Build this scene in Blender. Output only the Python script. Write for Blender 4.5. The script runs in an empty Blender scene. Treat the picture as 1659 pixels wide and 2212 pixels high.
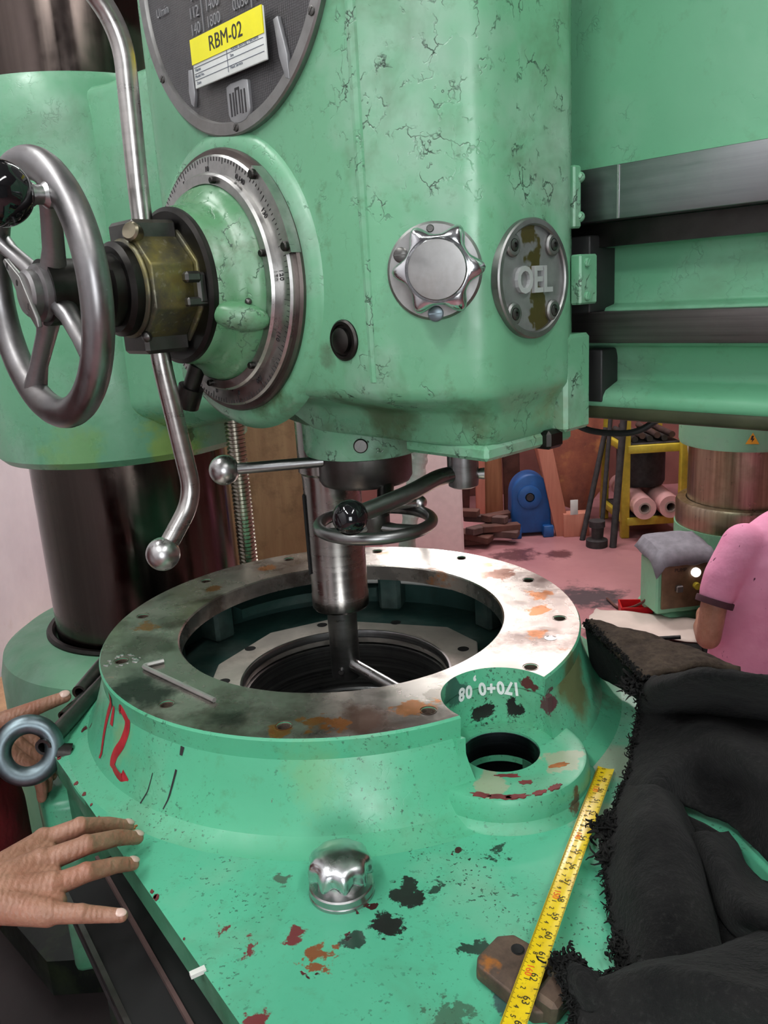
import bpy, bmesh, math, random
from mathutils import Vector, Matrix, noise as mnoise
from math import sin, cos, pi, radians, sqrt, atan2

scene = bpy.context.scene
COL = scene.collection
PI = pi

# ------------------------------------------------------------------ camera
CAM_Z = 1.45
F_PX = 1772.36
PITCH, ROLL = 0.25963, 0.06177
cd = bpy.data.cameras.new('camera')
cam = bpy.data.objects.new('camera', cd)
COL.objects.link(cam)
cd.sensor_fit = 'HORIZONTAL'
cd.sensor_width = 36.0
cd.lens = F_PX / 1659 * 36.0
cd.clip_start = 0.02
_fw = Vector((0, cos(PITCH), -sin(PITCH)))
_up = Vector((0, sin(PITCH), cos(PITCH)))
_rt = Vector((1, 0, 0))
_u = _up * cos(ROLL) + _rt * sin(ROLL)
_r = _rt * cos(ROLL) - _up * sin(ROLL)
cam.matrix_world = Matrix(((_r.x, _u.x, -_fw.x, 0), (_r.y, _u.y, -_fw.y, 0), (_r.z, _u.z, -_fw.z, CAM_Z), (0, 0, 0, 1)))
scene.camera = cam

# ------------------------------------------------------------------ world, lights, exposure
scene.view_settings.view_transform = 'Standard'
scene.view_settings.look = 'None'
scene.view_settings.gamma = 1.0
scene.view_settings.use_curve_mapping = False
scene.view_settings.exposure = 0.0
w = bpy.data.worlds.new('world')
scene.world = w
w.use_nodes = True
w.node_tree.nodes['Background'].inputs[0].default_value = (0.80, 0.86, 0.88, 1)
w.node_tree.nodes['Background'].inputs[1].default_value = 0.02


def area(name, loc, target, sx, sy, power, col):
    d = bpy.data.lights.new(name, 'AREA')
    d.shape = 'RECTANGLE'
    d.size, d.size_y = sx, sy
    d.energy = power
    d.color = col
    o = bpy.data.objects.new(name, d)
    COL.objects.link(o)
    o.location = loc
    o.rotation_euler = (Vector(target) - Vector(loc)).to_track_quat('-Z', 'Y').to_euler()
    return o


# fluorescent rows of the workshop ceiling (their fittings are built near the end)
LAMPS = [(-0.75, -0.55, 3.02, 0.25, 25, (0.96, 1.0, 0.98)), (0.75, -0.45, 3.02, -0.1, 19, (0.97, 1.0, 0.98)),
         (-0.15, 2.6, 3.02, 0.0, 14, (0.96, 1.0, 0.98)), (-1.0, 0.95, 3.02, 0.0, 13, (0.96, 1.0, 0.98)),
         (0.9, 4.3, 3.02, 1.5708, 34, (1.0, 0.86, 0.85)), (1.8, 3.4, 3.02, 0.0, 40, (1.0, 0.82, 0.82))]
for (lx, ly, lz, lr, lp, lc) in LAMPS:
    o = area('tube_light', (lx, ly, lz - 0.075), (lx, ly, 0), 0.16, 1.25, lp, lc)
    o.rotation_euler = (0, 0, lr)

# daylight: a tall narrow window in the back wall and a doorway behind the photographer
WIN = (.10, .62, 1.92, 2.98)
o = area('window_daylight', ((WIN[0] + WIN[1]) / 2, 5.66, (WIN[2] + WIN[3]) / 2), (.1, 1.0, 1.0), WIN[1] - WIN[0], WIN[3] - WIN[2], 42, (1.0, .98, .95))
DOOR = (-.35, .75, .9, 2.35)
o = area('doorway_daylight', ((DOOR[0] + DOOR[1]) / 2, -2.52, (DOOR[2] + DOOR[3]) / 2), (.1, 1.0, 1.4), DOOR[1] - DOOR[0], DOOR[3] - DOOR[2], 20, (.90, .97, 1.0))

random.seed(7)
cy = scene.cycles
cy.use_adaptive_sampling = True; cy.adaptive_threshold = 0.06; cy.adaptive_min_samples = 12; cy.use_light_tree = False
cy.max_bounces = 4; cy.diffuse_bounces = 3; cy.glossy_bounces = 3; cy.transmission_bounces = 2
cy.caustics_reflective = False; cy.caustics_refractive = False


# ------------------------------------------------------------------ mesh helpers
class MB:
    def __init__(s):
        s.v = []; s.f = []; s.m = []; s.sm = []

    def add(s, vs, fs, M=None, mi=0, smooth=True):
        b = len(s.v)
        for p in vs:
            p = Vector(p)
            s.v.append(M @ p if M is not None else p)
        for f in fs:
            s.f.append([i + b for i in f]); s.m.append(mi); s.sm.append(smooth)
        return s

    def box(s, c, d, M=None, mi=0):
        x, y, z = c; a, b, h = d[0] / 2, d[1] / 2, d[2] / 2
        vs = [(x + i * a, y + j * b, z + k * h) for k in (-1, 1) for (i, j) in ((-1, -1), (1, -1), (1, 1), (-1, 1))]
        return s.add(vs, [(3, 2, 1, 0), (4, 5, 6, 7), (0, 1, 5, 4), (1, 2, 6, 5), (2, 3, 7, 6), (3, 0, 4, 7)], M, mi, False)

    def cbox(s, c, d, ch, M=None, mi=0):
        """box with chamfered vertical edges and a chamfered top and bottom rim"""
        x, y, z = c; a, b, h = d[0] / 2, d[1] / 2, d[2] / 2
        def ring(i, zz):
            return [(x + px, y + py, z + zz) for px, py in ((-a + i, -b + ch), (-a + ch, -b + i), (a - ch, -b + i), (a - i, -b + ch), (a - i, b - ch), (a - ch, b - i), (-a + ch, b - i), (-a + i, b - ch))]
        return s.loft([ring(ch, -h), ring(0, -h + ch), ring(0, h - ch), ring(ch, h)], M, mi, True, True, True, False)

    def prism(s, poly, z0, z1, M=None, mi=0, smooth=False):
        n = len(poly)
        vs = [(p[0], p[1], z0) for p in poly] + [(p[0], p[1], z1) for p in poly]
        fs = [tuple(range(n - 1, -1, -1)), tuple(range(n, 2 * n))] + [(i, (i + 1) % n, n + (i + 1) % n, n + i) for i in range(n)]
        return s.add(vs, fs, M, mi, smooth)

    def loft(s, rings, M=None, mi=0, closed=True, cap0=True, cap1=True, smooth=True):
        n = len(rings[0]); vs = [p for r in rings for p in r]; fs = []
        for k in range(len(rings) - 1):
            for i in range(n if closed else n - 1):
                j = (i + 1) % n
                fs.append((k * n + i, k * n + j, (k + 1) * n + j, (k + 1) * n + i))
        if cap0: fs.append(tuple(range(n - 1, -1, -1)))
        if cap1: fs.append(tuple((len(rings) - 1) * n + i for i in range(n)))
        return s.add(vs, fs, M, mi, smooth)

    def lathe(s, prof, n=48, M=None, mi=0, closed=False, a0=0.0, a1=2 * PI, smooth=True, cap=True):
        """prof: (r, z) upward; closed = profile loop (a solid ring)"""
        full = abs(a1 - a0 - 2 * PI) < 1e-6
        na = n if full else n + 1
        vs = []
        for r, z in prof:
            for i in range(na):
                t = a0 + (a1 - a0) * i / n
                vs.append((r * cos(t), r * sin(t), z))
        fs = []; m = len(prof)
        for k in range(m if closed else m - 1):
            k2 = (k + 1) % m
            for i in range(n):
                j = (i + 1) % na
                fs.append((k * na + i, k * na + j, k2 * na + j, k2 * na + i))
        if not closed and full and cap:
            if prof[0][0] > 1e-6: fs.append(tuple(range(na - 1, -1, -1)))
            if prof[-1][0] > 1e-6: fs.append(tuple((m - 1) * na + i for i in range(na)))
        return s.add(vs, fs, M, mi, smooth)

    def cyl(s, r, z0, z1, n=32, M=None, mi=0, ch=0.0):
        if ch: return s.lathe([(r - ch, z0), (r, z0 + ch), (r, z1 - ch), (r - ch, z1)], n, M, mi)
        return s.lathe([(r, z0), (r, z1)], n, M, mi)

    def sphere(s, c, r, nu=24, nv=14, sc=(1, 1, 1), M=None, mi=0):
        vs = [(c[0], c[1], c[2] - r * sc[2])]
        for k in range(1, nv):
            t = -PI / 2 + PI * k / nv
            for i in range(nu):
                a = 2 * PI * i / nu
                vs.append((c[0] + r * sc[0] * cos(t) * cos(a), c[1] + r * sc[1] * cos(t) * sin(a), c[2] + r * sc[2] * sin(t)))
        vs.append((c[0], c[1], c[2] + r * sc[2])); fs = []
        for i in range(nu):
            fs.append((0, 1 + (i + 1) % nu, 1 + i))
            fs.append((len(vs) - 1, 1 + (nv - 2) * nu + i, 1 + (nv - 2) * nu + (i + 1) % nu))
        for k in range(nv - 2):
            for i in range(nu):
                j = (i + 1) % nu
                fs.append((1 + k * nu + i, 1 + k * nu + j, 1 + (k + 1) * nu + j, 1 + (k + 1) * nu + i))
        return s.add(vs, fs, M, mi)

    def torus(s, R, r, n=64, m=16, M=None, mi=0, sz=1.0):
        prof = [(R + r * cos(2 * PI * k / m), sz * r * sin(2 * PI * k / m)) for k in range(m)]
        return s.lathe(prof, n, M, mi, closed=True)

    def tube(s, pts, rad, n=12, M=None, mi=0, caps=True, flat=1.0):
        pts = [Vector(p) for p in pts]
        if not hasattr(rad, '__len__'): rad = [rad] * len(pts)
        t0 = (pts[1] - pts[0]).normalized()
        ref = Vector((0, 0, 1)) if abs(t0.z) < 0.9 else Vector((1, 0, 0))
        nx = t0.cross(ref).normalized(); rings = []
        for i, p in enumerate(pts):
            a = pts[max(i - 1, 0)]; b = pts[min(i + 1, len(pts) - 1)]
            t = (b - a).normalized()
            nx = (nx - t * nx.dot(t)).normalized(); ny = t.cross(nx)
            rings.append([p + nx * (rad[i] * cos(2 * PI * k / n)) + ny * (rad[i] * flat * sin(2 * PI * k / n)) for k in range(n)])
        return s.loft(rings, M, mi, True, caps, caps)


def bez(pts, n=10):
    """Catmull-Rom through the points"""
    pts = [Vector(p) for p in pts]
    P = [pts[0] * 2 - pts[1]] + pts + [pts[-1] * 2 - pts[-2]]
    out = []
    for i in range(1, len(P) - 2):
        for k in range(n):
            t = k / n
            out.append(0.5 * ((2 * P[i]) + (P[i + 1] - P[i - 1]) * t + (2 * P[i - 1] - 5 * P[i] + 4 * P[i + 1] - P[i + 2]) * t * t + (3 * P[i] - P[i - 1] - 3 * P[i + 1] + P[i + 2]) * t ** 3))
    out.append(pts[-1])
    return out


def bend(pts, rad, n=6):
    """polyline with rounded corners"""
    pts = [Vector(p) for p in pts]; out = [pts[0]]
    for i in range(1, len(pts) - 1):
        a = (pts[i - 1] - pts[i]); b = (pts[i + 1] - pts[i])
        d = min(rad, a.length * .45, b.length * .45)
        p0 = pts[i] + a.normalized() * d; p1 = pts[i] + b.normalized() * d
        for k in range(n + 1):
            t = k / n
            out.append(p0 * (1 - t) ** 2 + pts[i] * 2 * t * (1 - t) + p1 * t * t)
    out.append(pts[-1])
    return out


def frame(o, z, x):
    z = Vector(z).normalized(); x = Vector(x); x = (x - z * x.dot(z)).normalized(); y = z.cross(x)
    return Matrix(((x.x, y.x, z.x, o[0]), (x.y, y.y, z.y, o[1]), (x.z, y.z, z.z, o[2]), (0, 0, 0, 1)))


def T(x, y, z): return Matrix.Translation((x, y, z))
def RX(a): return Matrix.Rotation(a, 4, 'X')
def RY(a): return Matrix.Rotation(a, 4, 'Y')
def RZ(a): return Matrix.Rotation(a, 4, 'Z')


def sharpen(me, ang=0.6):
    bm = bmesh.new(); bm.from_mesh(me)
    for e in bm.edges:
        if len(e.link_faces) == 2:
            e.smooth = e.calc_face_angle(0) < ang
    bm.to_mesh(me); bm.free()


def obj(name, mb, mats, parent=None, bevel=0.0, seg=2, sub=0, ang=0.6, recalc=True, label=None):
    c = Vector((0, 0, 0))
    for p in mb.v: c += p
    c /= max(1, len(mb.v))
    me = bpy.data.meshes.new(name)
    me.from_pydata([p - c for p in mb.v], [], mb.f)
    if not isinstance(mats, (list, tuple)): mats = [mats]
    for m in mats: me.materials.append(MAT[m] if isinstance(m, str) else m)
    for p, mi, sm in zip(me.polygons, mb.m, mb.sm):
        p.material_index = mi; p.use_smooth = sm
    if recalc:
        bm = bmesh.new(); bm.from_mesh(me); bmesh.ops.recalc_face_normals(bm, faces=bm.faces); bm.to_mesh(me); bm.free()
    sharpen(me, ang)
    o = bpy.data.objects.new(name, me)
    COL.objects.link(o)
    o.location = c
    if parent is not None: attach(o, parent)
    if bevel:
        b = o.modifiers.new('bevel', 'BEVEL'); b.width = bevel; b.segments = seg; b.limit_method = 'ANGLE'; b.angle_limit = 0.6
        b.harden_normals = False
        for p in me.polygons: p.use_smooth = True
        for e in me.edges: e.use_edge_sharp = False
    if sub:
        m = o.modifiers.new('sub', 'SUBSURF'); m.levels = sub; m.render_levels = sub
    if label: o['label'] = label
    return o


WORLD = {}


def wpos(o):
    p = Vector(o.location); q = o.parent
    while q is not None:
        p = p + q.location; q = q.parent
    return p


def attach(o, parent):
    """keep the world place (all roots and parts are only translated)"""
    o.location = Vector(o.location) - wpos(parent)
    o.parent = parent


def thing(name, label, cat, loc, group=None):
    o = bpy.data.objects.new(name, None)
    COL.objects.link(o); o.location = loc; o.empty_display_size = 0.05
    return tag(o, label, cat, group)


def tag(o, label, cat, group=None):
    o['label'] = label; o['category'] = cat; o['kind'] = 'thing'
    if group: o['group'] = group
    return o


def struct(o):
    o['kind'] = 'structure'
    return o


def boolean(o, cutter, op='DIFFERENCE'):
    """apply at once; the cutter is thrown away"""
    m = o.modifiers.new('b', 'BOOLEAN'); m.operation = op; m.solver = 'EXACT'; m.object = cutter
    dg = bpy.context.evaluated_depsgraph_get(); dg.update()
    me = bpy.data.meshes.new_from_object(o.evaluated_get(dg))
    o.modifiers.clear(); old = o.data; o.data = me
    bpy.data.meshes.remove(old)
    me2 = cutter.data; bpy.data.objects.remove(cutter); bpy.data.meshes.remove(me2)


def apply_mods(o):
    dg = bpy.context.evaluated_depsgraph_get(); dg.update()
    me = bpy.data.meshes.new_from_object(o.evaluated_get(dg))
    o.modifiers.clear(); old = o.data; o.data = me
    bpy.data.meshes.remove(old)


def text(name, body, M, size, mat, parent, depth=0.0004, align='CENTER', shear=0.0, sx=1.0, bold=0.0, label=None):
    cu = bpy.data.curves.new(name, 'FONT')
    cu.body = body; cu.size = size; cu.extrude = depth; cu.align_x = align; cu.align_y = 'CENTER'; cu.shear = shear; cu.offset = bold
    cu.resolution_u = 3
    o = bpy.data.objects.new(name, cu); COL.objects.link(o)
    dg = bpy.context.evaluated_depsgraph_get(); dg.update()
    me = bpy.data.meshes.new_from_object(o.evaluated_get(dg))
    bpy.data.objects.remove(o); bpy.data.curves.remove(cu)
    mm = M @ Matrix.Diagonal((sx, 1, 1, 1))
    mb = MB(); mb.add([v.co for v in me.vertices], [tuple(p.vertices) for p in me.polygons], mm, 0, False)
    bpy.data.meshes.remove(me)
    return obj(name, mb, mat, parent, recalc=False, label=label)


# ------------------------------------------------------------------ materials
MAT = {}


class NT:
    def __init__(s, name):
        s.mat = bpy.data.materials.new(name); s.mat.use_nodes = True
        s.t = s.mat.node_tree; s.t.nodes.clear()
        s.out = s.n('ShaderNodeOutputMaterial'); s.b = s.n('ShaderNodeBsdfPrincipled')
        s.t.links.new(s.b.outputs[0], s.out.inputs[0])
        s.tc = s.n('ShaderNodeTexCoord').outputs['Object']
        MAT[name] = s.mat

    def n(s, k): return s.t.nodes.new(k)

    def link(s, a, b): s.t.links.new(a, b)

    def put(s, sock, v):
        if hasattr(v, 'is_output') or isinstance(v, bpy.types.NodeSocket): s.link(v, sock)
        else: sock.default_value = v

    def set(s, **k):
        names = {'col': 'Base Color', 'rough': 'Roughness', 'metal': 'Metallic', 'spec': 'Specular IOR Level', 'coat': 'Coat Weight', 'sss': 'Subsurface Weight',
                 'sssr': 'Subsurface Radius', 'ssss': 'Subsurface Scale', 'emit': 'Emission Color', 'es': 'Emission Strength', 'trans': 'Transmission Weight', 'coatr': 'Coat Roughness', 'sheen': 'Sheen Weight', 'aniso': 'Anisotropic'}
        for a, v in k.items():
            if a == 'col' or a == 'emit':
                if isinstance(v, tuple): v = (*v[:3], 1)
            s.put(s.b.inputs[names[a]], v)
        return s

    def map(s, scale=(1, 1, 1), loc=(0, 0, 0), rot=(0, 0, 0), src=None):
        m = s.n('ShaderNodeMapping'); s.link(src or s.tc, m.inputs[0])
        m.inputs['Scale'].default_value = scale; m.inputs['Location'].default_value = loc; m.inputs['Rotation'].default_value = rot
        return m.outputs[0]

    def noise(s, sc, det=4, rough=.55, dist=0., vec=None, col=False):
        m = s.n('ShaderNodeTexNoise'); s.link(vec or s.tc, m.inputs['Vector'])
        m.inputs['Scale'].default_value = sc; m.inputs['Detail'].default_value = det; m.inputs['Roughness'].default_value = rough; m.inputs['Distortion'].default_value = dist
        return m.outputs['Color' if col else 'Fac']

    def voro(s, sc, feat='DISTANCE_TO_EDGE', vec=None, rnd=1.0):
        m = s.n('ShaderNodeTexVoronoi'); m.feature = feat; s.link(vec or s.tc, m.inputs['Vector']); m.inputs['Scale'].default_value = sc; m.inputs['Randomness'].default_value = rnd
        return m.outputs[0]

    def wave(s, sc, dist=0, vec=None, axis='X', det=2):
        m = s.n('ShaderNodeTexWave'); m.bands_direction = axis; s.link(vec or s.tc, m.inputs['Vector']); m.inputs['Scale'].default_value = sc; m.inputs['Distortion'].default_value = dist; m.inputs['Detail'].default_value = det
        return m.outputs['Fac']

    def ramp(s, fac, stops):
        m = s.n('ShaderNodeValToRGB'); s.link(fac, m.inputs[0]); el = m.color_ramp.elements
        while len(el) > 1: el.remove(el[-1])
        for i, (p, c) in enumerate(stops):
            e = el[0] if i == 0 else el.new(p)
            e.position = p
            e.color = (c, c, c, 1) if not isinstance(c, tuple) else (*c[:3], 1)
        return m.outputs[0]

    def mr(s, v, a, b, c=0., d=1.):
        m = s.n('ShaderNodeMapRange'); s.link(v, m.inputs[0])
        for i, x in enumerate((a, b, c, d)): m.inputs[i + 1].default_value = x
        return m.outputs[0]

    def math(s, op, a, b=0.):
        m = s.n('ShaderNodeMath'); m.operation = op; s.put(m.inputs[0], a); s.put(m.inputs[1], b); m.use_clamp = False
        return m.outputs[0]

    def mix(s, fac, a, b, mode='MIX'):
        m = s.n('ShaderNodeMix'); m.data_type = 'RGBA'; m.blend_type = mode
        s.put(m.inputs[0], fac)
        for k, v in ((6, a), (7, b)):
            if isinstance(v, tuple): v = (*v[:3], 1)
            s.put(m.inputs[k], v)
        return m.outputs[2]

    def vmix(s, fac, a, bsock):
        m = s.n('ShaderNodeMix'); m.data_type = 'VECTOR'; m.inputs[0].default_value = fac
        s.link(a, m.inputs[4]); s.link(bsock, m.inputs[5])
        return m.outputs[1]

    def bump(s, h, st=.3, dist=.002):
        m = s.n('ShaderNodeBump'); m.inputs['Strength'].default_value = st; m.inputs['Distance'].default_value = dist
        s.link(h, m.inputs['Height']); s.link(m.outputs[0], s.b.inputs['Normal'])
        return s

    def sep(s, src=None):
        m = s.n('ShaderNodeSeparateXYZ'); s.link(src or s.tc, m.inputs[0])
        return m.outputs

    def spots(s, c, lst):
        """stains and other colour patches with an irregular outline: (x, y, z, radius, colour, noise scale, threshold, amount)"""
        if not lst: return c
        pos = s.geo('Position'); cache = {}; groups = {}
        for (x, y, z, r, col, sc, th, amt) in lst:
            b = 10 if sc <= 16 else (26 if sc < 36 else 60)
            groups.setdefault((col, b, amt), []).append((x, y, z, r, th))
        for (col, b, amt), ps in groups.items():
            if b not in cache: cache[b] = s.noise(b, 5, .66, .2, vec=s.map(loc=(3.1, 1.7, 3)))
            best = None
            for (x, y, z, r, th) in ps:
                d = s.n('ShaderNodeVectorMath'); d.operation = 'DISTANCE'; s.link(pos, d.inputs[0]); d.inputs[1].default_value = (x, y, z)
                k = s.mr(d.outputs['Value'], r * .1, r, .42 + .72 - th - .02, -.30)
                best = k if best is None else s.math('MAXIMUM', best, k)
            f = s.mr(s.math('ADD', cache[b], best), .72, .90 if b == 10 else .77)
            c = s.mix(s.math('MULTIPLY', f, amt), c, col)
        return c

    def geo(s, o): return s.n('ShaderNodeNewGeometry').outputs[o]


def flat(name, col, rough=.5, metal=0., spec=.5, bumpy=0., var=.12, sc=30):
    m = NT(name)
    nn = m.noise(sc, 5)
    c = m.mix(m.mr(nn, .3, .7), tuple(x * (1 - var) for x in col), tuple(min(1, x * (1 + var)) for x in col))
    m.set(col=c, rough=rough, metal=metal, spec=spec)
    if bumpy: m.bump(nn, bumpy, .002)
    return m


def paint(name, base, grime=(.06, .09, .035), gamt=.55, crack=.8, chip=0., chipcol=(.09, .018, .02), speck=0., rough=.32, big=2.2, gsc=6., grey=.25, spec=.5, blk=0., spots=(), pale=(.42, .5, .46)):
    m = NT(name)
    tone = m.noise(big, 2, .5)
    c = m.mix(m.mr(tone, .32, .68), tuple(x * .86 for x in base), tuple(min(1, x * 1.12) for x in base))
    # pale, rubbed areas
    c = m.mix(m.math('MULTIPLY', m.mr(m.noise(5.5, 4, .62), .5, .72), grey), c, pale)
    # greasy grime
    g1 = m.mr(m.noise(gsc, 5, .68, .4), .53, .78)
    g2 = m.mr(m.noise(gsc * 7, 4, .7), .58, .8)
    g = m.math('MULTIPLY', m.math('MAXIMUM', g1, m.math('MULTIPLY', g2, .7)), gamt)
    c = m.mix(g, c, grime)
    h = m.noise(35, 2, .5)
    if crack:
        wob = m.vmix(.05, m.tc, m.noise(24, 4, .65, col=True))
        ed = m.voro(52, vec=m.map((1, 1, .7), src=wob))
        msk = m.math('MULTIPLY', m.mr(m.noise(30, 3, .6), .50, .6), m.mr(m.noise(6, 3, .6), .40, .58))
        cr = m.math('MULTIPLY', m.math('MULTIPLY', m.mr(ed, .008, .05, 1, 0), msk), crack)
        c = m.mix(cr, c, (.03, .06, .04))
        h = m.math('SUBTRACT', h, m.math('MULTIPLY', cr, 1.2))
    if speck:
        sp = m.math('MULTIPLY', m.mr(m.noise(210, 3, .6), .615, .65), m.mr(m.noise(6, 5, .65), .40, .62))
        c = m.mix(m.math('MULTIPLY', sp, speck), c, (.02, .028, .022))
    if blk:
        bk = m.mr(m.noise(13, 7, .72, .3), .66, .7)
        c = m.mix(m.math('MULTIPLY', bk, blk), c, (.022, .022, .02))
    rr = m.mr(m.noise(18, 5), .3, .7, rough - .08, rough + .14)
    if chip:
        ch = m.mr(m.noise(17, 5, .6, .2, vec=m.map(loc=(3.7, 1.2, 5.5))), .745 - .1 * chip, .755 - .1 * chip)
        cc = m.mix(m.mr(m.noise(60, 3), .4, .6), chipcol, tuple(x * .5 for x in chipcol))
        c = m.mix(ch, c, cc)
        h = m.math('SUBTRACT', h, m.math('MULTIPLY', ch, .8))
    c = m.spots(c, spots)
    m.set(col=c, rough=rr, spec=spec).bump(h, .35, .0018)
    return m


GREEN = (.135, .35, .205)
GRIME_SHADE = (.045, .06, .018)  # olive grime, with the shade under the chin put into the colour
BLK = (.016, .016, .015); RST = (.20, .075, .03); MRN = (.15, .028, .03); OLV = (.14, .125, .045)
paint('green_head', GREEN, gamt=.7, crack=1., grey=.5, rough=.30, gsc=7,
      spots=[(-.0035, .945, 1.31, .15, GRIME_SHADE, 12, .70, .75), (.10, .87, 1.315, .12, GRIME_SHADE, 12, .76, .75), (.20, .92, 1.30, .12, (.17, .18, .08), 12, .70, .6), (-.12, 1.0, 1.345, .13, GRIME_SHADE, 12, .72, .75), (-.0945, .9715, 1.37, .07, GRIME_SHADE, 12, .76, .6), (.0, 1.04, 1.25, .09, GRIME_SHADE, 16, .78, .75), (-.045, .93, 1.39, .05, (.07, .05, .03), 12, .76, .6), (.17, .86, 1.40, .05, GRIME_SHADE, 12, .8, .6)])
paint('green_hub', (.105, .27, .135), grime=(.05, .07, .02), gamt=.95, crack=.9, grey=.5, rough=.28, gsc=14)
paint('green_arm', (.11, .325, .185), gamt=.45, crack=.25, grey=.15, rough=.42)
paint('green_sleeve', (.14, .365, .215), gamt=.4, crack=.25, grey=.25, rough=.3, spots=[(-.43, 1.71, 1.18, .22, (.26, .36, .05), 6, .66, .65), (-.62, 1.66, 1.17, .22, (.20, .36, .10), 6, .7, .5), (-.40, 1.74, 1.19, .06, (.05, .05, .02), 20, .7, .7)])
paint('green_dirty', (.11, .30, .13), grime=(.05, .06, .02), gamt=.95, crack=.3, gsc=4.5, grey=.1)
paint('green_foot', (.18, .42, .26), gamt=.35, crack=.1, grey=.3, rough=.4)
paint('green_casing', (.088, .405, .235), grime=(.07, .13, .05), gamt=.55, crack=.12, chip=.5, speck=.8, rough=.34, gsc=6, grey=.2, blk=.5, pale=(.36, .42, .33),
      spots=[(.245, .985, .94, .13, OLV, 9, .62, .85), (.285, 1.05, .90, .11, (.09, .06, .03), 12, .70, .8), (.197, .925, .945, .035, (.11, .05, .055), 40, .60, 1.), (.17, .94, .965, .03, (.10, .03, .03), 40, .72, 1.), (.15, .952, .925, .04, BLK, 40, .74, 1.), (.11, .957, .92, .045, BLK, 40, .70, 1.), (.075, .93, .96, .05, (.035, .09, .075), 20, .6, .9),
             (.19, .86, .905, .06, (.33, .36, .24), 18, .62, .8), (.10, .82, .906, .06, (.30, .34, .22), 18, .62, .8), (.205, .80, .885, .05, (.10, .05, .03), 20, .68, .9), (-.36, .92, .93, .10, (.22, .33, .15), 9, .66, .6), (-.10, .78, .95, .14, (.17, .36, .16), 6, .68, .5)])
paint('green_deck', (.092, .43, .265), grime=(.08, .12, .06), gamt=.5, crack=.0, chip=.66, speck=1., rough=.34, gsc=7., grey=.32, blk=.6, pale=(.36, .44, .34),
      spots=[(.27, .90, .87, .13, (.33, .36, .27), 8, .62, .75), (.22, .80, .87, .10, (.30, .36, .25), 9, .66, .7), (-.36, .93, .87, .09, (.24, .22, .16), 16, .68, .7), (-.43, 1.05, .87, .07, (.06, .075, .06), 40, .66, .9),
             (.0, .695, .87, .05, BLK, 60, 0.69, 1.), (-.02, .655, .87, .05, BLK, 60, 0.71, 1.), (-.055, .64, .87, .035, BLK, 60, 0.73, .9), (.03, .70, .87, .03, BLK, 60, 0.75, .9),
             (-.085, .62, .87, .055, RST, 60, 0.76, 1.), (-.11, .645, .87, .045, MRN, 50, 0.80, 1.), (-.155, .635, .87, .05, MRN, 50, 0.84, 1.), (-.135, .553, .87, .045, MRN, 50, 0.78, 1.), (-.10, .53, .87, .03, RST, 60, 0.80, 1.), (-.18, .665, .87, .03, MRN, 50, 0.82, 1.),
             (.06, .62, .87, .05, BLK, 60, 0.81, .9), (.10, .75, .87, .06, BLK, 60, 0.85, .9), (.03, .545, .87, .07, (.05, .06, .04), 40, .78, .7), (.08, .565, .87, .05, (.04, .035, .06), 30, .74, .8), (-.02, .79, .87, .08, BLK, 60, 0.87, .8), (-.13, .725, .87, .05, (.06, .05, .04), 70, .84, .8)])
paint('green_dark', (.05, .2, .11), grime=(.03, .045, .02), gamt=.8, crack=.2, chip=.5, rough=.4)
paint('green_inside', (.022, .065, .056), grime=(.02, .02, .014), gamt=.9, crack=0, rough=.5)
paint('green_mint', (.22, .52, .33), gamt=.25, crack=0, rough=.35)


def steel(name, col, rough=.25, scr=(6, 6, 300), scratch=.12, metal=1., grime=.35, bump=.06, gcol=(.05, .045, .035)):
    m = NT(name)
    s = m.noise(1, 4, .6, vec=m.map(scr))
    d = m.noise(9, 7, .65)
    c = m.mix(m.mr(s, .3, .7), tuple(x * (1 - scratch * 1.6) for x in col), tuple(min(1, x * (1 + scratch)) for x in col))
    c = m.mix(m.math('MULTIPLY', m.mr(d, .5, .75), grime), c, gcol)
    r = m.math('ADD', m.mr(d, .3, .75, rough - .05, rough + .16), m.mr(s, .3, .7, -.04, .05))
    m.set(col=c, rough=r, metal=metal).bump(s, bump, .001)
    return m


steel('steel', (.56, .55, .55), .24, (60, 60, 60), .06)
steel('steel_lever', (.5, .48, .46), .26, (5, 5, 60), .1, gcol=(.12, .09, .07))
steel('steel_wheel', (.27, .26, .265), .36, (20, 20, 20), .15, grime=.5, gcol=(.09, .07, .06))
steel('steel_dark', (.13, .125, .12), .32, (40, 40, 40), .15)
steel('steel_black', (.045, .042, .04), .35, (40, 40, 40), .15)
steel('steel_quill', (.36, .34, .32), .22, (3, 3, 90), .07, grime=.3, gcol=(.1, .08, .06))
steel('steel_bar', (.27, .27, .27), .3, (30, 30, 100), .12)
steel('steel_column', (.10, .078, .07), .15, (50, 50, .6), .12, grime=.25, gcol=(.08, .06, .045))
steel('steel_rail', (.34, .34, .36), .34, (3, 3, 160), .07, grime=.2, gcol=(.09, .085, .08))
steel('steel_rail_low', (.16, .14, .14), .42, (3, 3, 260), .16, grime=.3, gcol=(.08, .07, .06))
steel('chrome', (.58, .59, .60), .12, (30, 30, 30), .04, grime=.12)
steel('alu_plate', (.29, .285, .28), .42, (50, 50, 50), .1, grime=.4, gcol=(.14, .10, .08))
steel('dial_steel', (.46, .45, .44), .3, (80, 80, 80), .1, grime=.3, gcol=(.12, .1, .08))
steel('dial_dark', (.17, .14, .13), .35, (50, 50, 50), .1, grime=.5, gcol=(.06, .045, .04))
steel('screw_brass', (.42, .37, .27), .26, (12, 12, 12), .1, grime=.5, gcol=(.08, .06, .04))
steel('tan_column', (.42, .36, .26), .3, (60, 60, 2), .2, grime=.4, gcol=(.13, .09, .05))
steel('eye_steel', (.19, .24, .265), .38, (40, 40, 40), .14, grime=.6, gcol=(.05, .06, .065))
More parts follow.
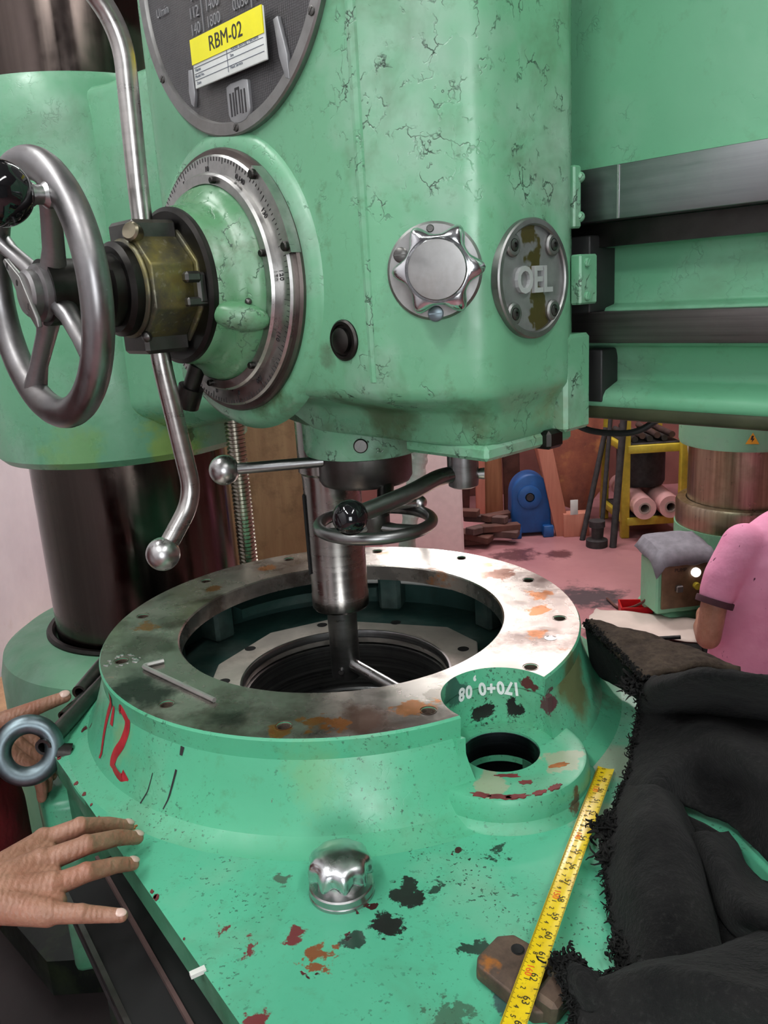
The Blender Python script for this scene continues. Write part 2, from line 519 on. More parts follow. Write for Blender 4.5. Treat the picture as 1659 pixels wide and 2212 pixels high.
steel('bore_steel', (.40, .40, .40), .3, (3, 3, 420), .3, grime=.5, gcol=(.06, .06, .06))
steel('inner_plate', (.60, .55, .49), .45, (20, 20, 20), .1, grime=.6, gcol=(.16, .11, .08), metal=.6)
steel('tool_black', (.03, .03, .032), .4, (40, 40, 40), .2)

# the machined flange: bare steel with brown bloom, dark oil and orange rust
m = NT('flange_rust')
big = m.noise(4.2, 5, .6, .3)
fine = m.noise(60, 6, .7)
c = m.mix(m.mr(big, .35, .65), (.36, .33, .30), (.58, .53, .48))
c = m.mix(m.math('MULTIPLY', m.mr(m.noise(6.5, 6, .65, vec=m.map(loc=(2, 7, 0))), .5, .62), .8), c, (.13, .095, .08))
rs = m.math('MULTIPLY', m.mr(m.noise(8, 8, .7, .3, vec=m.map(loc=(9, 3, 2))), .62, .68), m.mr(fine, .34, .58))
c = m.mix(rs, c, (.42, .145, .028))
rs2 = m.mr(m.noise(5.4, 7, .72, vec=m.map(loc=(5, 8, 2))), .66, .71)
c = m.mix(m.math('MULTIPLY', rs2, m.mr(fine, .42, .56)), c, (.2, .06, .018))
c = m.spots(c, [(-.33, .955, .982, .15, (.032, .034, .032), 9, .66, .92), (-.20, .87, .982, .12, (.04, .038, .034), 9, .70, .85), (-.36, 1.10, .982, .14, (.10, .085, .065), 8, .66, .7), (-.03, .84, .982, .13, (.16, .075, .045), 12, .70, .85), (.19, 1.30, .982, .075, (.17, .05, .015), 30, .60, .95), (.05, .90, .982, .06, (.24, .21, .17), 30, .7, .6)])
RO = (.46, .165, .03)
c = m.spots(c, [(.23, 1.21, .982, .07, RO, 22, .74, .9), (.22, 1.14, .982, .06, RO, 22, .76, .9), (.17, 1.36, .982, .06, RO, 20, .78, .8), (.20, 1.05, .982, .06, RO, 24, .80, .8), (-.22, 1.42, .982, .08, RO, 22, .76, .85), (-.30, 1.33, .982, .06, RO, 24, .78, .8), (-.37, 1.17, .982, .06, RO, 24, .80, .8), (-.08, .84, .982, .10, RO, 24, .78, .9), (.02, .87, .982, .07, RO, 26, .78, .9), (-.13, .83, .982, .05, RO, 24, .74, .85), (.01, 1.47, .982, .08, (.40, .2, .08), 20, .78, .7)])
rr = m.math('MAXIMUM', rs, rs2)
met = m.math('SUBTRACT', .85, m.math('MULTIPLY', rr, .8))
m.set(col=c, metal=met, rough=m.math('ADD', m.mr(m.noise(12, 4, .65), .3, .7, .17, .36), m.math('MULTIPLY', rs, .3))).bump(fine, .10, .001)

# thread and bronze coloured lead screw
steel('screw_steel', (.5, .46, .38), .24, (12, 12, 12), .1, grime=.5, gcol=(.05, .04, .03))

# hub of the capstan: dark steel with yellow green grease
m = NT('greasy_steel')
c = m.mix(m.mr(m.noise(22, 8, .7), .42, .66), (.09, .085, .06), (.2, .17, .05))
c = m.mix(m.math('MULTIPLY', m.mr(m.noise(120, 3), .6, .7), .5), c, (.3, .28, .2))
m.set(col=c, metal=.6, rough=m.mr(m.noise(30, 4), .3, .7, .28, .5)).bump(m.noise(80, 5), .25, .001)

# oil sight plate: cast aluminium with an olive streak of oil
m = NT('oil_plate')
xyz = m.sep()
c = m.mix(m.mr(m.noise(40, 6), .3, .7), (.2, .2, .2), (.3, .3, .3))
wz = m.math('ADD', m.math('MULTIPLY', m.noise(30, 3), .05), -.02)
cv = m.math('ADD', m.math('MULTIPLY', xyz[0], .736), m.math('MULTIPLY', xyz[1], .677))
dd = m.math('ABSOLUTE', m.math('SUBTRACT', cv, m.math('ADD', wz, m.math('MULTIPLY', xyz[2], -.12))))
c = m.mix(m.math('MULTIPLY', m.mr(dd, .011, .013, 1, 0), m.mr(m.noise(45, 3), .40, .46)), c, (.09, .075, .02))
m.set(col=c, metal=.55, rough=.42).bump(m.noise(140, 4), .25, .001)

# dark name plate with an engraved mesh
m = NT('plate_dark')
dots = m.voro(420, 'F1', rnd=.15)
c = m.mix(m.mr(dots, .2, .7), (.115, .11, .115), (.05, .048, .05))
c = m.mix(m.math('MULTIPLY', m.mr(m.noise(9, 5), .45, .7), .4), c, (.14, .13, .12))
m.set(col=c, metal=.5, rough=.42).bump(dots, .35, .0008)

flat('black_ball', (.006, .006, .007), .06, spec=.6, var=.05)
flat('rubber', (.012, .012, .012), .55)
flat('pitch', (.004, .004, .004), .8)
flat('tag_yellow', (.78, .72, .015), .3, var=.05)
flat('tag_white', (.66, .68, .66), .3, var=.06)
flat('ink', (.02, .018, .02), .5)
flat('ink_blue', (.1, .12, .16), .5)
flat('numeral', (.30, .30, .31), .45, .6)
flat('chalk', (.72, .76, .74), .7)
flat('red_mark', (.36, .022, .03), .45, var=.3, sc=60)
flat('red_primer', (.16, .025, .026), .55, var=.35, sc=50)
flat('white_fleck', (.7, .7, .66), .5)
flat('orange', (.8, .16, .02), .4)
flat('warning', (.72, .33, .02), .4)
flat('tape_ink', (.03, .025, .01), .5)
flat('tape_red', (.75, .11, .01), .5)

m = NT('tape_yellow')
c = m.mix(m.mr(m.noise(30, 6, .6), .45, .75), (.80, .58, .012), (.62, .38, .012))
c = m.mix(m.math('MULTIPLY', m.mr(m.noise(160, 4), .62, .7), .5), c, (.25, .15, .02))
m.set(col=c, rough=.28, coat=.25, coatr=.12)

# felt / leather rag
m = NT('black_cloth')
n1 = m.noise(220, 4, .7); n2 = m.noise(14, 5, .6)
c = m.mix(m.mr(n2, .35, .7), (.007, .007, .0073), (.0175, .0170, .0165))
c = m.mix(m.math('MULTIPLY', m.mr(n1, .54, .72), m.mr(m.noise(7, 4), .35, .65)), c, (.032, .031, .030))
m.set(col=c, rough=.95, spec=.12, sheen=.04).bump(m.math('ADD', n1, m.math('MULTIPLY', n2, .8)), .8, .003)

flat('fringe', (.013, .0128, .0125), .95, spec=.1, var=.5)
m = NT('brown_dust')
c = m.mix(m.mr(m.noise(60, 7, .7), .35, .7), (.035, .026, .02), (.10, .075, .055))
m.set(col=c, rough=.95, spec=.15).bump(m.noise(120, 5), .6, .003)

m = NT('skin')
n1 = m.noise(26, 5, .6); n2 = m.noise(150, 4, .6)
c = m.mix(m.mr(n1, .3, .7), (.27, .125, .078), (.40, .205, .138))
c = m.mix(m.math('MULTIPLY', m.mr(m.noise(11, 4, .6, vec=m.map(loc=(4, 2, 1))), .55, .72), .7), c, (.30, .10, .06))
c = m.mix(m.math('MULTIPLY', m.mr(n2, .55, .75), .3), c, (.22, .09, .055))
wr = m.wave(55, 7, axis='X', det=3)
m.set(col=c, rough=.46, sss=.15, sssr=(.9, .35, .2), ssss=.006).bump(m.math('ADD', m.math('MULTIPLY', n2, .8), m.math('ADD', m.math('MULTIPLY', n1, 1.4), m.math('MULTIPLY', wr, .25))), .55, .0022)
flat('nail', (.62, .42, .36), .28, var=.05)

m = NT('red_shirt')
m.set(col=m.mix(m.mr(m.noise(8, 4), .3, .7), (.085, .004, .008), (.15, .01, .014)), rough=.85, spec=.2).bump(m.noise(14, 4), .5, .01)
m = NT('pink_shirt')
c = m.mix(m.mr(m.noise(6, 4), .3, .7), (.66, .25, .40), (.78, .36, .52))
sp = m.mr(m.noise(1, 3, .6, vec=m.map((30, 30, 12), (3, 1, 2))), .685, .71)
c = m.mix(sp, c, (.09, .03, .06))
m.set(col=c, rough=.9, spec=.15).bump(m.noise(9, 4), .6, .015)
flat('cuff', (.06, .02, .03), .9)
flat('trouser', (.03, .03, .04), .9)
flat('hair', (.008, .007, .006), .6)

# setting
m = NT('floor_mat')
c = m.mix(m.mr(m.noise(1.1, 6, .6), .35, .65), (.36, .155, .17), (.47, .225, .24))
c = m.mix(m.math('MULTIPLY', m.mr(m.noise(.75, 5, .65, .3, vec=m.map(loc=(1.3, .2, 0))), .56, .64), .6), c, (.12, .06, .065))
c = m.spots(c, [(.72, 4.36, 0, .34, (.09, .028, .035), 10, .62, .9), (.95, 4.30, 0, .25, (.09, .028, .035), 10, .66, .9), (-.8, 1.3, 0, 1.5, (.014, .013, .013), 10, .40, .97), (.93, 3.66, 0, .42, (.035, .03, .038), 10, .58, .92), (.70, 3.75, 0, .3, (.035, .03, .038), 10, .62, .9)])  # darker irregular patches at set places on the floor
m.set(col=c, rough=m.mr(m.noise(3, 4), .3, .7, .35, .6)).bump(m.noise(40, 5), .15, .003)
m = NT('wall_white')
c = m.mix(m.mr(m.noise(2.2, 6, .62), .35, .7), (.62, .60, .64), (.76, .74, .77))
c = m.mix(m.math('MULTIPLY', m.mr(m.noise(3.1, 6, .7), .58, .74), .6), c, (.45, .36, .31))
m.set(col=c, rough=.8).bump(m.noise(30, 6), .15, .003)
m = NT('wall_pink')
c = m.mix(m.mr(m.noise(1.5, 6, .6), .35, .7), (.17, .07, .06), (.32, .14, .12))
m.set(col=c, rough=.8)
flat('ceiling_mat', (.22, .22, .23), .8)
flat('wall_grey', (.16, .17, .18), .8)
flat('grime_olive', (.035, .038, .018), .55, var=.5, sc=14)
m = NT('plywood')
c = m.mix(m.mr(m.noise(1, 6, .65, .6, vec=m.map((14, 14, 2.5))), .3, .7), (.40, .22, .12), (.60, .37, .21))
c = m.mix(m.math('MULTIPLY', m.mr(m.noise(7, 7, .7), .5, .7), .7), c, (.16, .085, .045))
m.set(col=c, rough=.75)
m = NT('wood')
c = m.mix(m.mr(m.noise(1, 5, .6, .5, vec=m.map((30, 30, 3))), .3, .7), (.30, .13, .06), (.5, .25, .13))
m.set(col=c, rough=.75)
m = NT('wood_pink')
c = m.mix(m.mr(m.noise(1, 5, .6, .5, vec=m.map((30, 30, 3))), .3, .7), (.50, .19, .13), (.62, .27, .19))
m.set(col=c, rough=.75)
flat('wood_dark', (.10, .04, .03), .8, var=.4, sc=12)
m = NT('rust_sheet')
c = m.mix(m.mr(m.noise(4, 8, .7, .3), .32, .68), (.17, .05, .04), (.40, .13, .07))
c = m.mix(m.math('MULTIPLY', m.mr(m.noise(9, 6), .56, .68), .7), c, (.52, .22, .08))
m.set(col=c, rough=.75).bump(m.noise(50, 5), .2, .002)
flat('blue_paint', (.012, .095, .32), .45, var=.25, sc=10)
flat('yellow_paint', (.60, .48, .05), .45, var=.15)
flat('pink_film', (.78, .46, .46), .22, var=.08)
flat('roll_core', (.42, .32, .29), .8)
flat('white_panel', (.80, .70, .70), .6, var=.05)
flat('grey_cloth', (.20, .20, .23), .8, var=.2)
flat('paper', (.60, .52, .46), .8, var=.1, sc=8)
flat('red_plastic', (.55, .01, .015), .35)
flat('junk', (.03, .028, .03), .7, var=.5)
flat('junk_brown', (.09, .05, .045), .8, var=.5, sc=12)
flat('hose_white', (.68, .66, .62), .5)
flat('panel_brown', (.17, .10, .055), .5, var=.3, sc=20)
flat('rust_orange', (.36, .13, .035), .75, var=.4, sc=40)
m = NT('bracket_rust')
c = m.mix(m.mr(m.noise(30, 7, .7), .35, .68), (.07, .045, .035), (.17, .11, .075))
c = m.mix(m.mr(m.noise(22, 5, vec=m.map(loc=(2, 2, 2))), .62, .68), c, (.34, .12, .02))
m.set(col=c, rough=.6, metal=.4).bump(m.noise(90, 5), .3, .001)
m = NT('lamp_glow')
m.set(col=(.9, .9, .9), emit=(1, .99, .97), es=9.0)
m = NT('button_glow')
m.set(col=(.9, .9, .9), emit=(1, .97, .9), es=1.3)

paint('oily_iron', (.012, .016, .013), gamt=.8, crack=0, rough=.4, grey=.05)

steel('pocket_steel', (.12, .14, .16), .3, (3, 3, 200), .2, grime=.6, gcol=(.02, .02, .02))

flat('letter_alu', (.46, .47, .47), .45, .35)

flat('bright_steel', (.42, .41, .39), .32, .55)
m = NT('daylight_pane')
m.set(col=(.8, .85, .9), emit=(.95, .98, 1.0), es=6.0)

steel('cap_chrome', (.66, .67, .68), .2, (30, 30, 30), .05, grime=.1)
# ------------------------------------------------------------------ the setting
def quad(name, pts, mat):
    mb = MB(); mb.add(pts, [(0, 1, 2, 3)], smooth=False)
    return struct(obj(name, mb, mat, recalc=False))


def slab(name, c, d, mat):
    mb = MB(); mb.box(c, d)
    return struct(obj(name, mb, mat))


XL, XR, YB, YF, ZC = -1.46, 3.4, 5.75, -2.6, 3.1
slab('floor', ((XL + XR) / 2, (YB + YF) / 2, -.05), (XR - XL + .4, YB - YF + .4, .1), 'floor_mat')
slab('ceiling', ((XL + XR) / 2, (YB + YF) / 2, ZC + .05), (XR - XL + .4, YB - YF + .4, .1), 'ceiling_mat')
slab('wall_left', (XL - .05, (YB + YF) / 2, ZC / 2), (.1, YB - YF, ZC), 'wall_white')
slab('wall_right', (XR + .05, (YB + YF) / 2, ZC / 2), (.1, YB - YF, ZC), 'wall_pink')
slab('wall_back', ((XL + XR) / 2, YB + .05, ZC / 2), (XR - XL, .1, ZC), 'wall_pink')
slab('wall_front', ((XL + XR) / 2, YF - .05, ZC / 2), (XR - XL, .1, ZC), 'wall_grey')
def opening(name, x0, x1, z0, z1, y, side):
    fr = struct(thing_plain(name, ((x0 + x1) / 2, y, z0)))
    mb = MB(); mb.box(((x0 + x1) / 2, y, (z0 + z1) / 2), (x1 - x0, .012, z1 - z0)); obj('pane', mb, 'daylight_pane', fr)
    for c, d in ((((x0 + x1) / 2, y, z0 - .03), (x1 - x0 + .12, .06, .06)), (((x0 + x1) / 2, y, z1 + .03), (x1 - x0 + .12, .06, .06)), ((x0 - .03, y, (z0 + z1) / 2), (.06, .06, z1 - z0)), ((x1 + .03, y, (z0 + z1) / 2), (.06, .06, z1 - z0))):
        mb = MB(); mb.box(c, d); obj('frame', mb, 'wood_dark', fr)


def thing_plain(name, loc):
    o = bpy.data.objects.new(name, None); COL.objects.link(o); o.location = loc
    return o


opening('window_1', *WIN, 5.72, 1)
opening('window_2', *DOOR, -2.57, -1)
slab('baseboard_left', (XL + .012, (YB + YF) / 2, .07), (.024, YB - YF, .14), 'wood_dark')

# ------------------------------------------------------------------ radial drill: frames
SP = Vector((-.0727, 1.1546, 0))                     # spindle axis
AZ = radians(47.4)
Uv = Vector((cos(AZ), -sin(AZ), 0)); Vv = Vector((sin(AZ), cos(AZ), 0)); Zv = Vector((0, 0, 1))
HM = Matrix(((Uv.x, Vv.x, 0, SP.x), (Uv.y, Vv.y, 0, SP.y), (0, 0, 1, 0), (0, 0, 0, 1)))   # (u, v, z) -> world


def H(u, v, z): return HM @ Vector((u, v, z))


VF, UR = -.14, .36                                    # front face and right face of the head
CA, CB = (.265, VF), (UR, -.07)                       # the chamfered corner between them
_cd = Vector((CB[0] - CA[0], CB[1] - CA[1], 0)).normalized()


def FF(u, z, off=0.): return frame(H(u, VF - off, z), -Vv, Uv)               # on the front face, z' out
def FR(v, z, off=0.): return frame(H(UR + off, v, z), Uv, Vv)                # on the right face
def FC(t, z, off=0.):                                                        # on the chamfer, t along it from its middle
    n = Uv * _cd.y - Vv * _cd.x
    p = H((CA[0] + CB[0]) / 2 + _cd.x * t, (CA[1] + CB[1]) / 2 + _cd.y * t, z) + n * off
    return frame(p, n, Uv * _cd.x + Vv * _cd.y)


# ---- head
head = thing('spindle_carriage', 'green radial drill head with name plate, dial and levers above the bored ring', 'drill head', H(.05, .0, 1.2))


def outline(inset_f=0., inset_r=0., r=.03):
    """plan of the head, counter-clockwise from the left back corner, with rounded corners"""
    f = VF + inset_f; rr = UR - inset_r; k = .35 * (inset_f + inset_r) / 2
    pts = [(-.17, .10), (-.17, f), (CA[0] - k * .6, f), (rr, CB[1] + k), (rr, .065), (.34, .10)]
    rad = [.0, .05, .028, .02, .008, 0]
    out = []
    n = len(pts)
    for i, p in enumerate(pts):
        p = Vector((*p, 0)); a = Vector((*pts[i - 1], 0)) - p; b = Vector((*pts[(i + 1) % n], 0)) - p
        d = rad[i]
        if d == 0:
            for k2 in range(9): out.append(p.copy() + (Vector((0, 0, 0))))
            continue
        p0 = p + a.normalized() * d; p1 = p + b.normalized() * d
        for k2 in range(9):
            t = k2 / 8
            out.append(p0 * (1 - t) ** 2 + p * 2 * t * (1 - t) + p1 * t * t)
    return out


def dense(ring, m=4):
    out = []
    for i in range(len(ring)):
        a = ring[i]; b = ring[(i + 1) % len(ring)]
        k = max(1, int((b - a).length / .02)) if (b - a).length > 1e-6 else 0
        out.append((a, b, k))
    return out


# resample the outline evenly so every level has the same count
def resample(ring, N=150):
    L = [0]
    for i in range(len(ring)): L.append(L[-1] + (ring[(i + 1) % len(ring)] - ring[i]).length)
    tot = L[-1]; out = []; j = 0
    for k in range(N):
        s = tot * k / N
        while L[j + 1] < s: j += 1
        a, b = ring[j], ring[(j + 1) % len(ring)]
        d = L[j + 1] - L[j]
        out.append(a.lerp(b, (s - L[j]) / d if d > 1e-9 else 0))
    return out


def lev(z, fi, ri, zl=None):
    """level ring; zl: height of the left part that stays clear of the spindle boss"""
    rr = resample(outline(fi, ri)); out = []
    for p in rr:
        zz = z
        if zl is not None:
            t = min(1, max(0, (p.x + .02) / .09)); t = t * t * (3 - 2 * t)
            zz = zl * (1 - t) + z * t
        out.append(H(p.x, p.y, zz))
    return out


mb = MB()
mb.loft([lev(1.283, .074, .024, 1.312), lev(1.287, .070, .020, 1.313), lev(1.304, .068, .018, 1.316), lev(1.316, .064, .016, 1.322), lev(1.322, .056, .013, 1.326), lev(1.336, .014, .004, 1.338),
         lev(1.341, .005, .001, 1.343), lev(1.352, .0, .0, 1.354), lev(1.40, 0, 0), lev(1.6, 0, 0), lev(1.8, 0, 0), lev(2.12, 0, 0), lev(2.14, .02, .02)])
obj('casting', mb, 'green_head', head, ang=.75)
# raised welt along the left of the chamfer
mb = MB(); mb.tube([H(CA[0] - .012, VF + .006, z) for z in (1.36, 1.5, 1.7, 1.9, 2.1)], [.006, .0075, .008, .008, .008], 10)
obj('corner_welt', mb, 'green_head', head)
# cast swelling around the feed dial
mb = MB(); mb.lathe([(.180, -.01), (.173, .002), (.165, .007), (.157, .008), (.10, .008)], 64, FF(.012, 1.472))
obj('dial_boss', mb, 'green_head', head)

# ---- name plate
PU, PZ, PR = .062, 1.816, .183
np_ = obj('name_plate', MB().cyl(PR - .004, -.004, .004, 96, FF(PU, PZ)), 'plate_dark', head)
mb = MB(); mb.lathe([(PR, -.004), (PR, .006), (PR - .002, .008), (PR - .014, .008), (PR - .016, .004), (PR - .016, -.004)], 96, FF(PU, PZ), closed=True)
obj('plate_rim', mb, 'alu_plate', np_)
for a in (-90, -147, -33):
    mb = MB(); q = FF(PU, PZ) @ T((PR - .008) * cos(radians(a)), (PR - .008) * sin(radians(a)), .008)
    mb.lathe([(.0045, -.001), (.0045, .001), (.003, .0018), (0, .0018)], 14, q)
    mb.box((0, 0, .0018), (.008, .0012, .0008), q @ RZ(.7))
    obj('screw', mb, 'steel_dark', np_)
tg = MB(); tg.box((.069, 0, .0), (.141, .051, .003), FF(0, 1.7175, .014))
tg = obj('identification_tag', tg, 'tag_white', np_, bevel=.001, label='white and yellow identification tag')
mb = MB(); mb.box((.069, .0125, 0), (.141, .026, .0012), FF(0, 1.7175, .0160))
obj('tag_band', mb, 'tag_yellow', np_, label='bright yellow upper half of the tag')
text('tag_lettering', 'RBM-02', FF(.070, 1.7295, .0168), .0215, 'ink', np_, .0002, sx=.95)
mb = MB()
for k, zz in enumerate((-.004, -.0105, -.017)): mb.box((.069, zz, 0), (.136, .0005, .0004), FF(0, 1.7175, .0158))
mb.box((.069, -.0115, 0), (.0005, .022, .0004), FF(0, 1.7175, .0158))
obj('tag_lines', mb, 'ink_blue', np_)
for body, u, dz, sz in (('Name', .008, -.0068, .005), ('Model No.', .011, -.0135, .0045), ('Date', .008, -.0205, .0045), ('Radial Boring Machine', .103, -.0012, .0058), ('Size', .078, -.0075, .0045), ('Next Service', .085, -.019, .0045)):
    text('tag_print', body, FF(u, 1.7175 + dz, .0158), sz, 'ink_blue', np_, .0001)
# raised numerals of the speed table
for body, u, z, sz in (('1120', .034, 1.7905, .017), ('1400', .034, 1.7735, .017), ('1800', .034, 1.7565, .017), ('90', -.002, 1.7905, .017), ('112', -.004, 1.7735, .017), ('140', -.004, 1.7565, .017),
                       ('710', .034, 1.8075, .017), ('900', .034, 1.8245, .017), ('56', -.002, 1.8075, .017), ('71', -.002, 1.8245, .017),
                       ('0.050', .088, 1.760, .016), ('0.103', .128, 1.7595, .016), ('0.025', .088, 1.777, .016), ('0.075', .128, 1.7765, .016), ('U/min', -.072, 1.792, .014)):
    text('raised_numeral', body, FF(u, z, .0045), sz, 'numeral', np_, .0011, sx=.82)
for u, z, l in ((.0125, 1.80, .1), (.108, 1.785, .07)):
    mb = MB(); mb.box((u, z, 0), (.0012, l, .002), frame(H(0, VF - .0045, 0), -Vv, Uv)); obj('table_rule', mb, 'numeral', np_)
# maker's shield with slots
EMB = FF(.071, 1.6655, .004)
sh = [(-.021, .019), (-.021, -.010), (-.018, -.016), (-.012, -.020), (0, -.0215), (.012, -.020), (.018, -.016), (.021, -.010), (.021, .019), (.012, .021), (-.012, .021)]
mb = MB(); mb.prism(sh, -.001, .0045, EMB)
em = obj('emblem', mb, 'numeral', np_, bevel=.001)
mb = MB()
for x in (-.014, -.008, .008, .014):
    mb.box((x, -.001, .0046), (.0024, .024, .0006), EMB)
for x in (-.0032, .0032):
    mb.box((x, .001, .0046), (.0022, .026, .0006), EMB)
mb.box((0, .0135, .0046), (.0085, .0024, .0006), EMB)
obj('emblem_slots', mb, 'ink', np_)
for (u, z, a, l) in ((-.020, 1.697, -.12, .040), (.158, 1.699, .16, .062)):
    mb = MB(); mb.prism([(-.006, l / 2), (.002, l / 2), (.006, -l * .12), (.003, -l / 2), (-.003, -l / 2 + .004), (-.007, -l * .08)], 0, .005, FF(u, z, .004) @ RZ(a))
    obj('holder_prong', mb, 'numeral', np_, bevel=.0007)

# ---- feed dial, hub, capstan, wheel  (axis AX)
AU, AZZ = .012, 1.472
FD = FF(AU, AZZ)
dial = obj('feed_dial', MB().lathe([(.153, .004), (.154, .012), (.152, .0155), (.10, .0155)], 96, FD), 'dial_dark', head)
mb = MB(); mb.lathe([(.146, .014), (.146, .020), (.1435, .0225), (.126, .0235), (.126, .014)], 96, FD, closed=True)
obj('graduated_ring', mb, 'dial_steel', dial, label='steel ring engraved with depth graduations')
mb = MB()
for k in range(150):
    a = -1.0 - .0 + 2 * PI * k / 150
    l = .010 if k % 10 == 0 else (.007 if k % 5 == 0 else .0045)
    q = FD @ RZ(a) @ T(.1435 - l / 2, 0, .0230)
    mb.box((0, 0, 0), (l, .0006, .0004), q)
obj('graduation_marks', mb, 'ink', dial)
for k, (s, a) in enumerate((('0,140', 58), ('130', 33), ('120', 2), ('110', -28), ('10', 88), ('5', 112), ('100', -58), ('0', -80), ('8', -102))):
    a = radians(a)
    text('dial_numeral', s, FD @ T(.1305 * cos(a), .1305 * sin(a), .0237) @ RZ(a - PI / 2), .0085, 'ink', dial, .0002)
mb = MB(); mb.lathe([(.126, .016), (.126, .030), (.1235, .033), (.114, .033), (.112, .03), (.112, .016)], 96, FD, closed=True)
obj('inner_ring', mb, 'dial_steel', dial)
# curved stop bar on the rim
mb = MB(); mb.lathe([(.1545, .010), (.1545, .024), (.1435, .024), (.1435, .010), (.1545, .010)], 16, FD @ RZ(radians(10)), a0=0, a1=radians(42))
obj('stop_bar', mb, 'dial_steel', dial)
for a in (13, 49):
    mb = MB(); mb.lathe([(.0055, .018), (.0055, .028), (.004, .0295), (0, .0295)], 14, FD @ RZ(radians(a)) @ T(.149, 0, 0)); obj('screw', mb, 'steel_black', dial)
for a, r in ((14, .119), (74, .119), (-52, .119), (-100, .119)):
    mb = MB(); mb.lathe([(.004, .028), (.004, .038), (.003, .039), (0, .039)], 12, FD @ RZ(radians(a)) @ T(r, 0, 0)); obj('screw', mb, 'steel_black', dial)
hub = obj('feed_hub', MB().lathe([(.113, .02), (.1135, .030), (.110, .040), (.100, .048), (.093, .055), (.0905, .066), (.0895, .074), (.086, .079), (.05, .079)], 72, FD), 'green_hub', head, label='green cast hub between dial and capstan')
mb = MB(); mb.sphere((0, 0, 0), .03, 24, 14, (1.15, .55, .5), FD @ RZ(radians(-22)) @ T(.098, 0, .056) @ RY(.9))
obj('cast_lug', mb, 'green_hub', hub)
mb = MB(); mb.sphere((0, 0, 0), .004, 12, 8, (1, 1, 1), FD @ RZ(radians(-12)) @ T(.1035, 0, .050))
obj('oil_nipple', mb, 'steel_dark', hub)
mb = MB(); mb.tube([FD @ Vector((-.03, -.095, .045)), FD @ Vector((-.045, -.127, .052))], .0105, 18)
mb.tube([FD @ Vector((-.042, -.121, .0508)), FD @ Vector((-.053, -.145, .0555))], [.016, .0165], 20)
obj('lock_plunger', mb, 'steel_black', hub)
mb = MB(); mb.lathe([(.086, .075), (.088, .079), (.088, .084), (.083, .087), (.062, .083), (.062, .075)], 72, FD, closed=True)
mb.lathe([(.062, .079), (.060, .081), (0, .081)], 40, FD)
obj('rear_flange', mb, 'steel_black', head)
# capstan hub: octagonal block in dark steel
oc = [(.067 * cos(PI / 8 + k * PI / 4), .067 * sin(PI / 8 + k * PI / 4)) for k in range(8)]
mb = MB(); mb.prism(oc, .079, .087, FD)
oc2 = [(.0625 * cos(PI / 8 + k * PI / 4), .0625 * sin(PI / 8 + k * PI / 4)) for k in range(8)]
mb.prism(oc2, .087, .140, FD); mb.lathe([(.055, .140), (.053, .145), (.047, .147), (.0, .147)], 48, FD)
cap = obj('capstan_hub', mb, 'greasy_steel', head, bevel=.003)
for s in (1, -1):
    mb = MB(); mb.cbox((0, s * .058, .113), (.056, .028, .056), .004, FD); obj('clamp_block', mb, 'steel_dark', cap)
mb = MB(); mb.lathe([(.009, 0), (.0105, .004), (.0105, .012), (.0085, .0145), (0, .015)], 24, frame(FD @ Vector((.024, .056, .133)), FD.to_3x3() @ Vector((.45, .25, .85)), Uv)); obj('set_screw', mb, 'screw_brass', cap)
mb = MB(); mb.lathe([(.006, 0), (.006, .004), (.004, .006), (0, .007)], 16, frame(FD @ Vector((.03, -.052, .139)), FD.to_3x3() @ Vector((.3, -.2, .9)), Uv)); obj('set_screw', mb, 'steel_dark', cap)
mb = MB(); mb.cbox((.070, -.004, .090), (.014, .034, .012), .003, FD); mb.cbox((.073, .008, .101), (.012, .012, .02), .003, FD); mb.cbox((.071, -.018, .097), (.010, .010, .026), .002, FD)
obj('trip_dog', mb, 'steel_dark', cap)
mb = MB(); mb.lathe([(.050, .143), (.051, .147), (.051, .155), (.046, .160), (.040, .160), (.040, .172), (.034, .174), (.034, .236), (0, .236)], 48, FD)
obj('wheel_shaft', mb, 'steel_black', head)
# the two capstan levers (one runs out of the picture at the top)
def lever(name, pts, mat='steel_lever'):
    mb = MB(); p = bend([H(*q) for q in pts], .035, 8)
    mb.tube(p, [.0115] * len(p), 18)
    return obj(name, mb, mat, head)


up = lever('feed_lever', [(AU + .004, -.254, AZZ + .055), (AU + .004, -.254, AZZ + .10), (AU + .006, -.250, 1.735), (AU + .006, -.305, 1.800)])
mb = MB(); mb.sphere(H(AU + .006, -.317, 1.814), .0205, 32, 20); obj('ball_knob', mb, 'steel', up)
lo = lever('feed_lever', [(AU + .004, -.254, AZZ - .055), (AU + .004, -.252, AZZ - .09), (AU + .004, -.232, 1.222), (AU + .004, -.274, 1.172)])
mb = MB(); mb.sphere(H(AU + .004, -.283, 1.162), .0205, 32, 20); obj('ball_knob', mb, 'steel', lo)

# ---- feed hand wheel
WV = .236                                            # rim plane, distance out from the face
mb = MB(); mb.torus(.1255, .0165, 96, 20, FD @ T(0, 0, WV), sz=.92)
wheel = obj('hand_wheel', mb, 'steel_wheel', head)
for k in range(4):
    a = radians(58 + 90 * k); mb = MB()
    p = [FD @ Vector((r * cos(a), r * sin(a), z)) for r, z in ((.014, WV - .010), (.05, WV - .008), (.09, WV - .002), (.118, WV))]
    mb.tube(p, [.0155, .0115, .0105, .0135], 14, flat=.72); obj('spoke', mb, 'steel_wheel', wheel)
mb = MB(); mb.lathe([(.030, WV - .034), (.031, WV - .006), (.029, WV + .006), (.024, WV + .008), (.024, WV + .016), (.021, WV + .019), (0, WV + .019)], 40, FD)
obj('hub', mb, 'steel_wheel', wheel)
mb = MB(); mb.prism([(-.042, .018), (-.038, .022), (.0, .0145), (.040, -.016), (.044, -.024), (.038, -.026), (.0, -.010)], WV + .017, WV + .022, FD @ RZ(-.35) @ T(-.004, .002, 0))
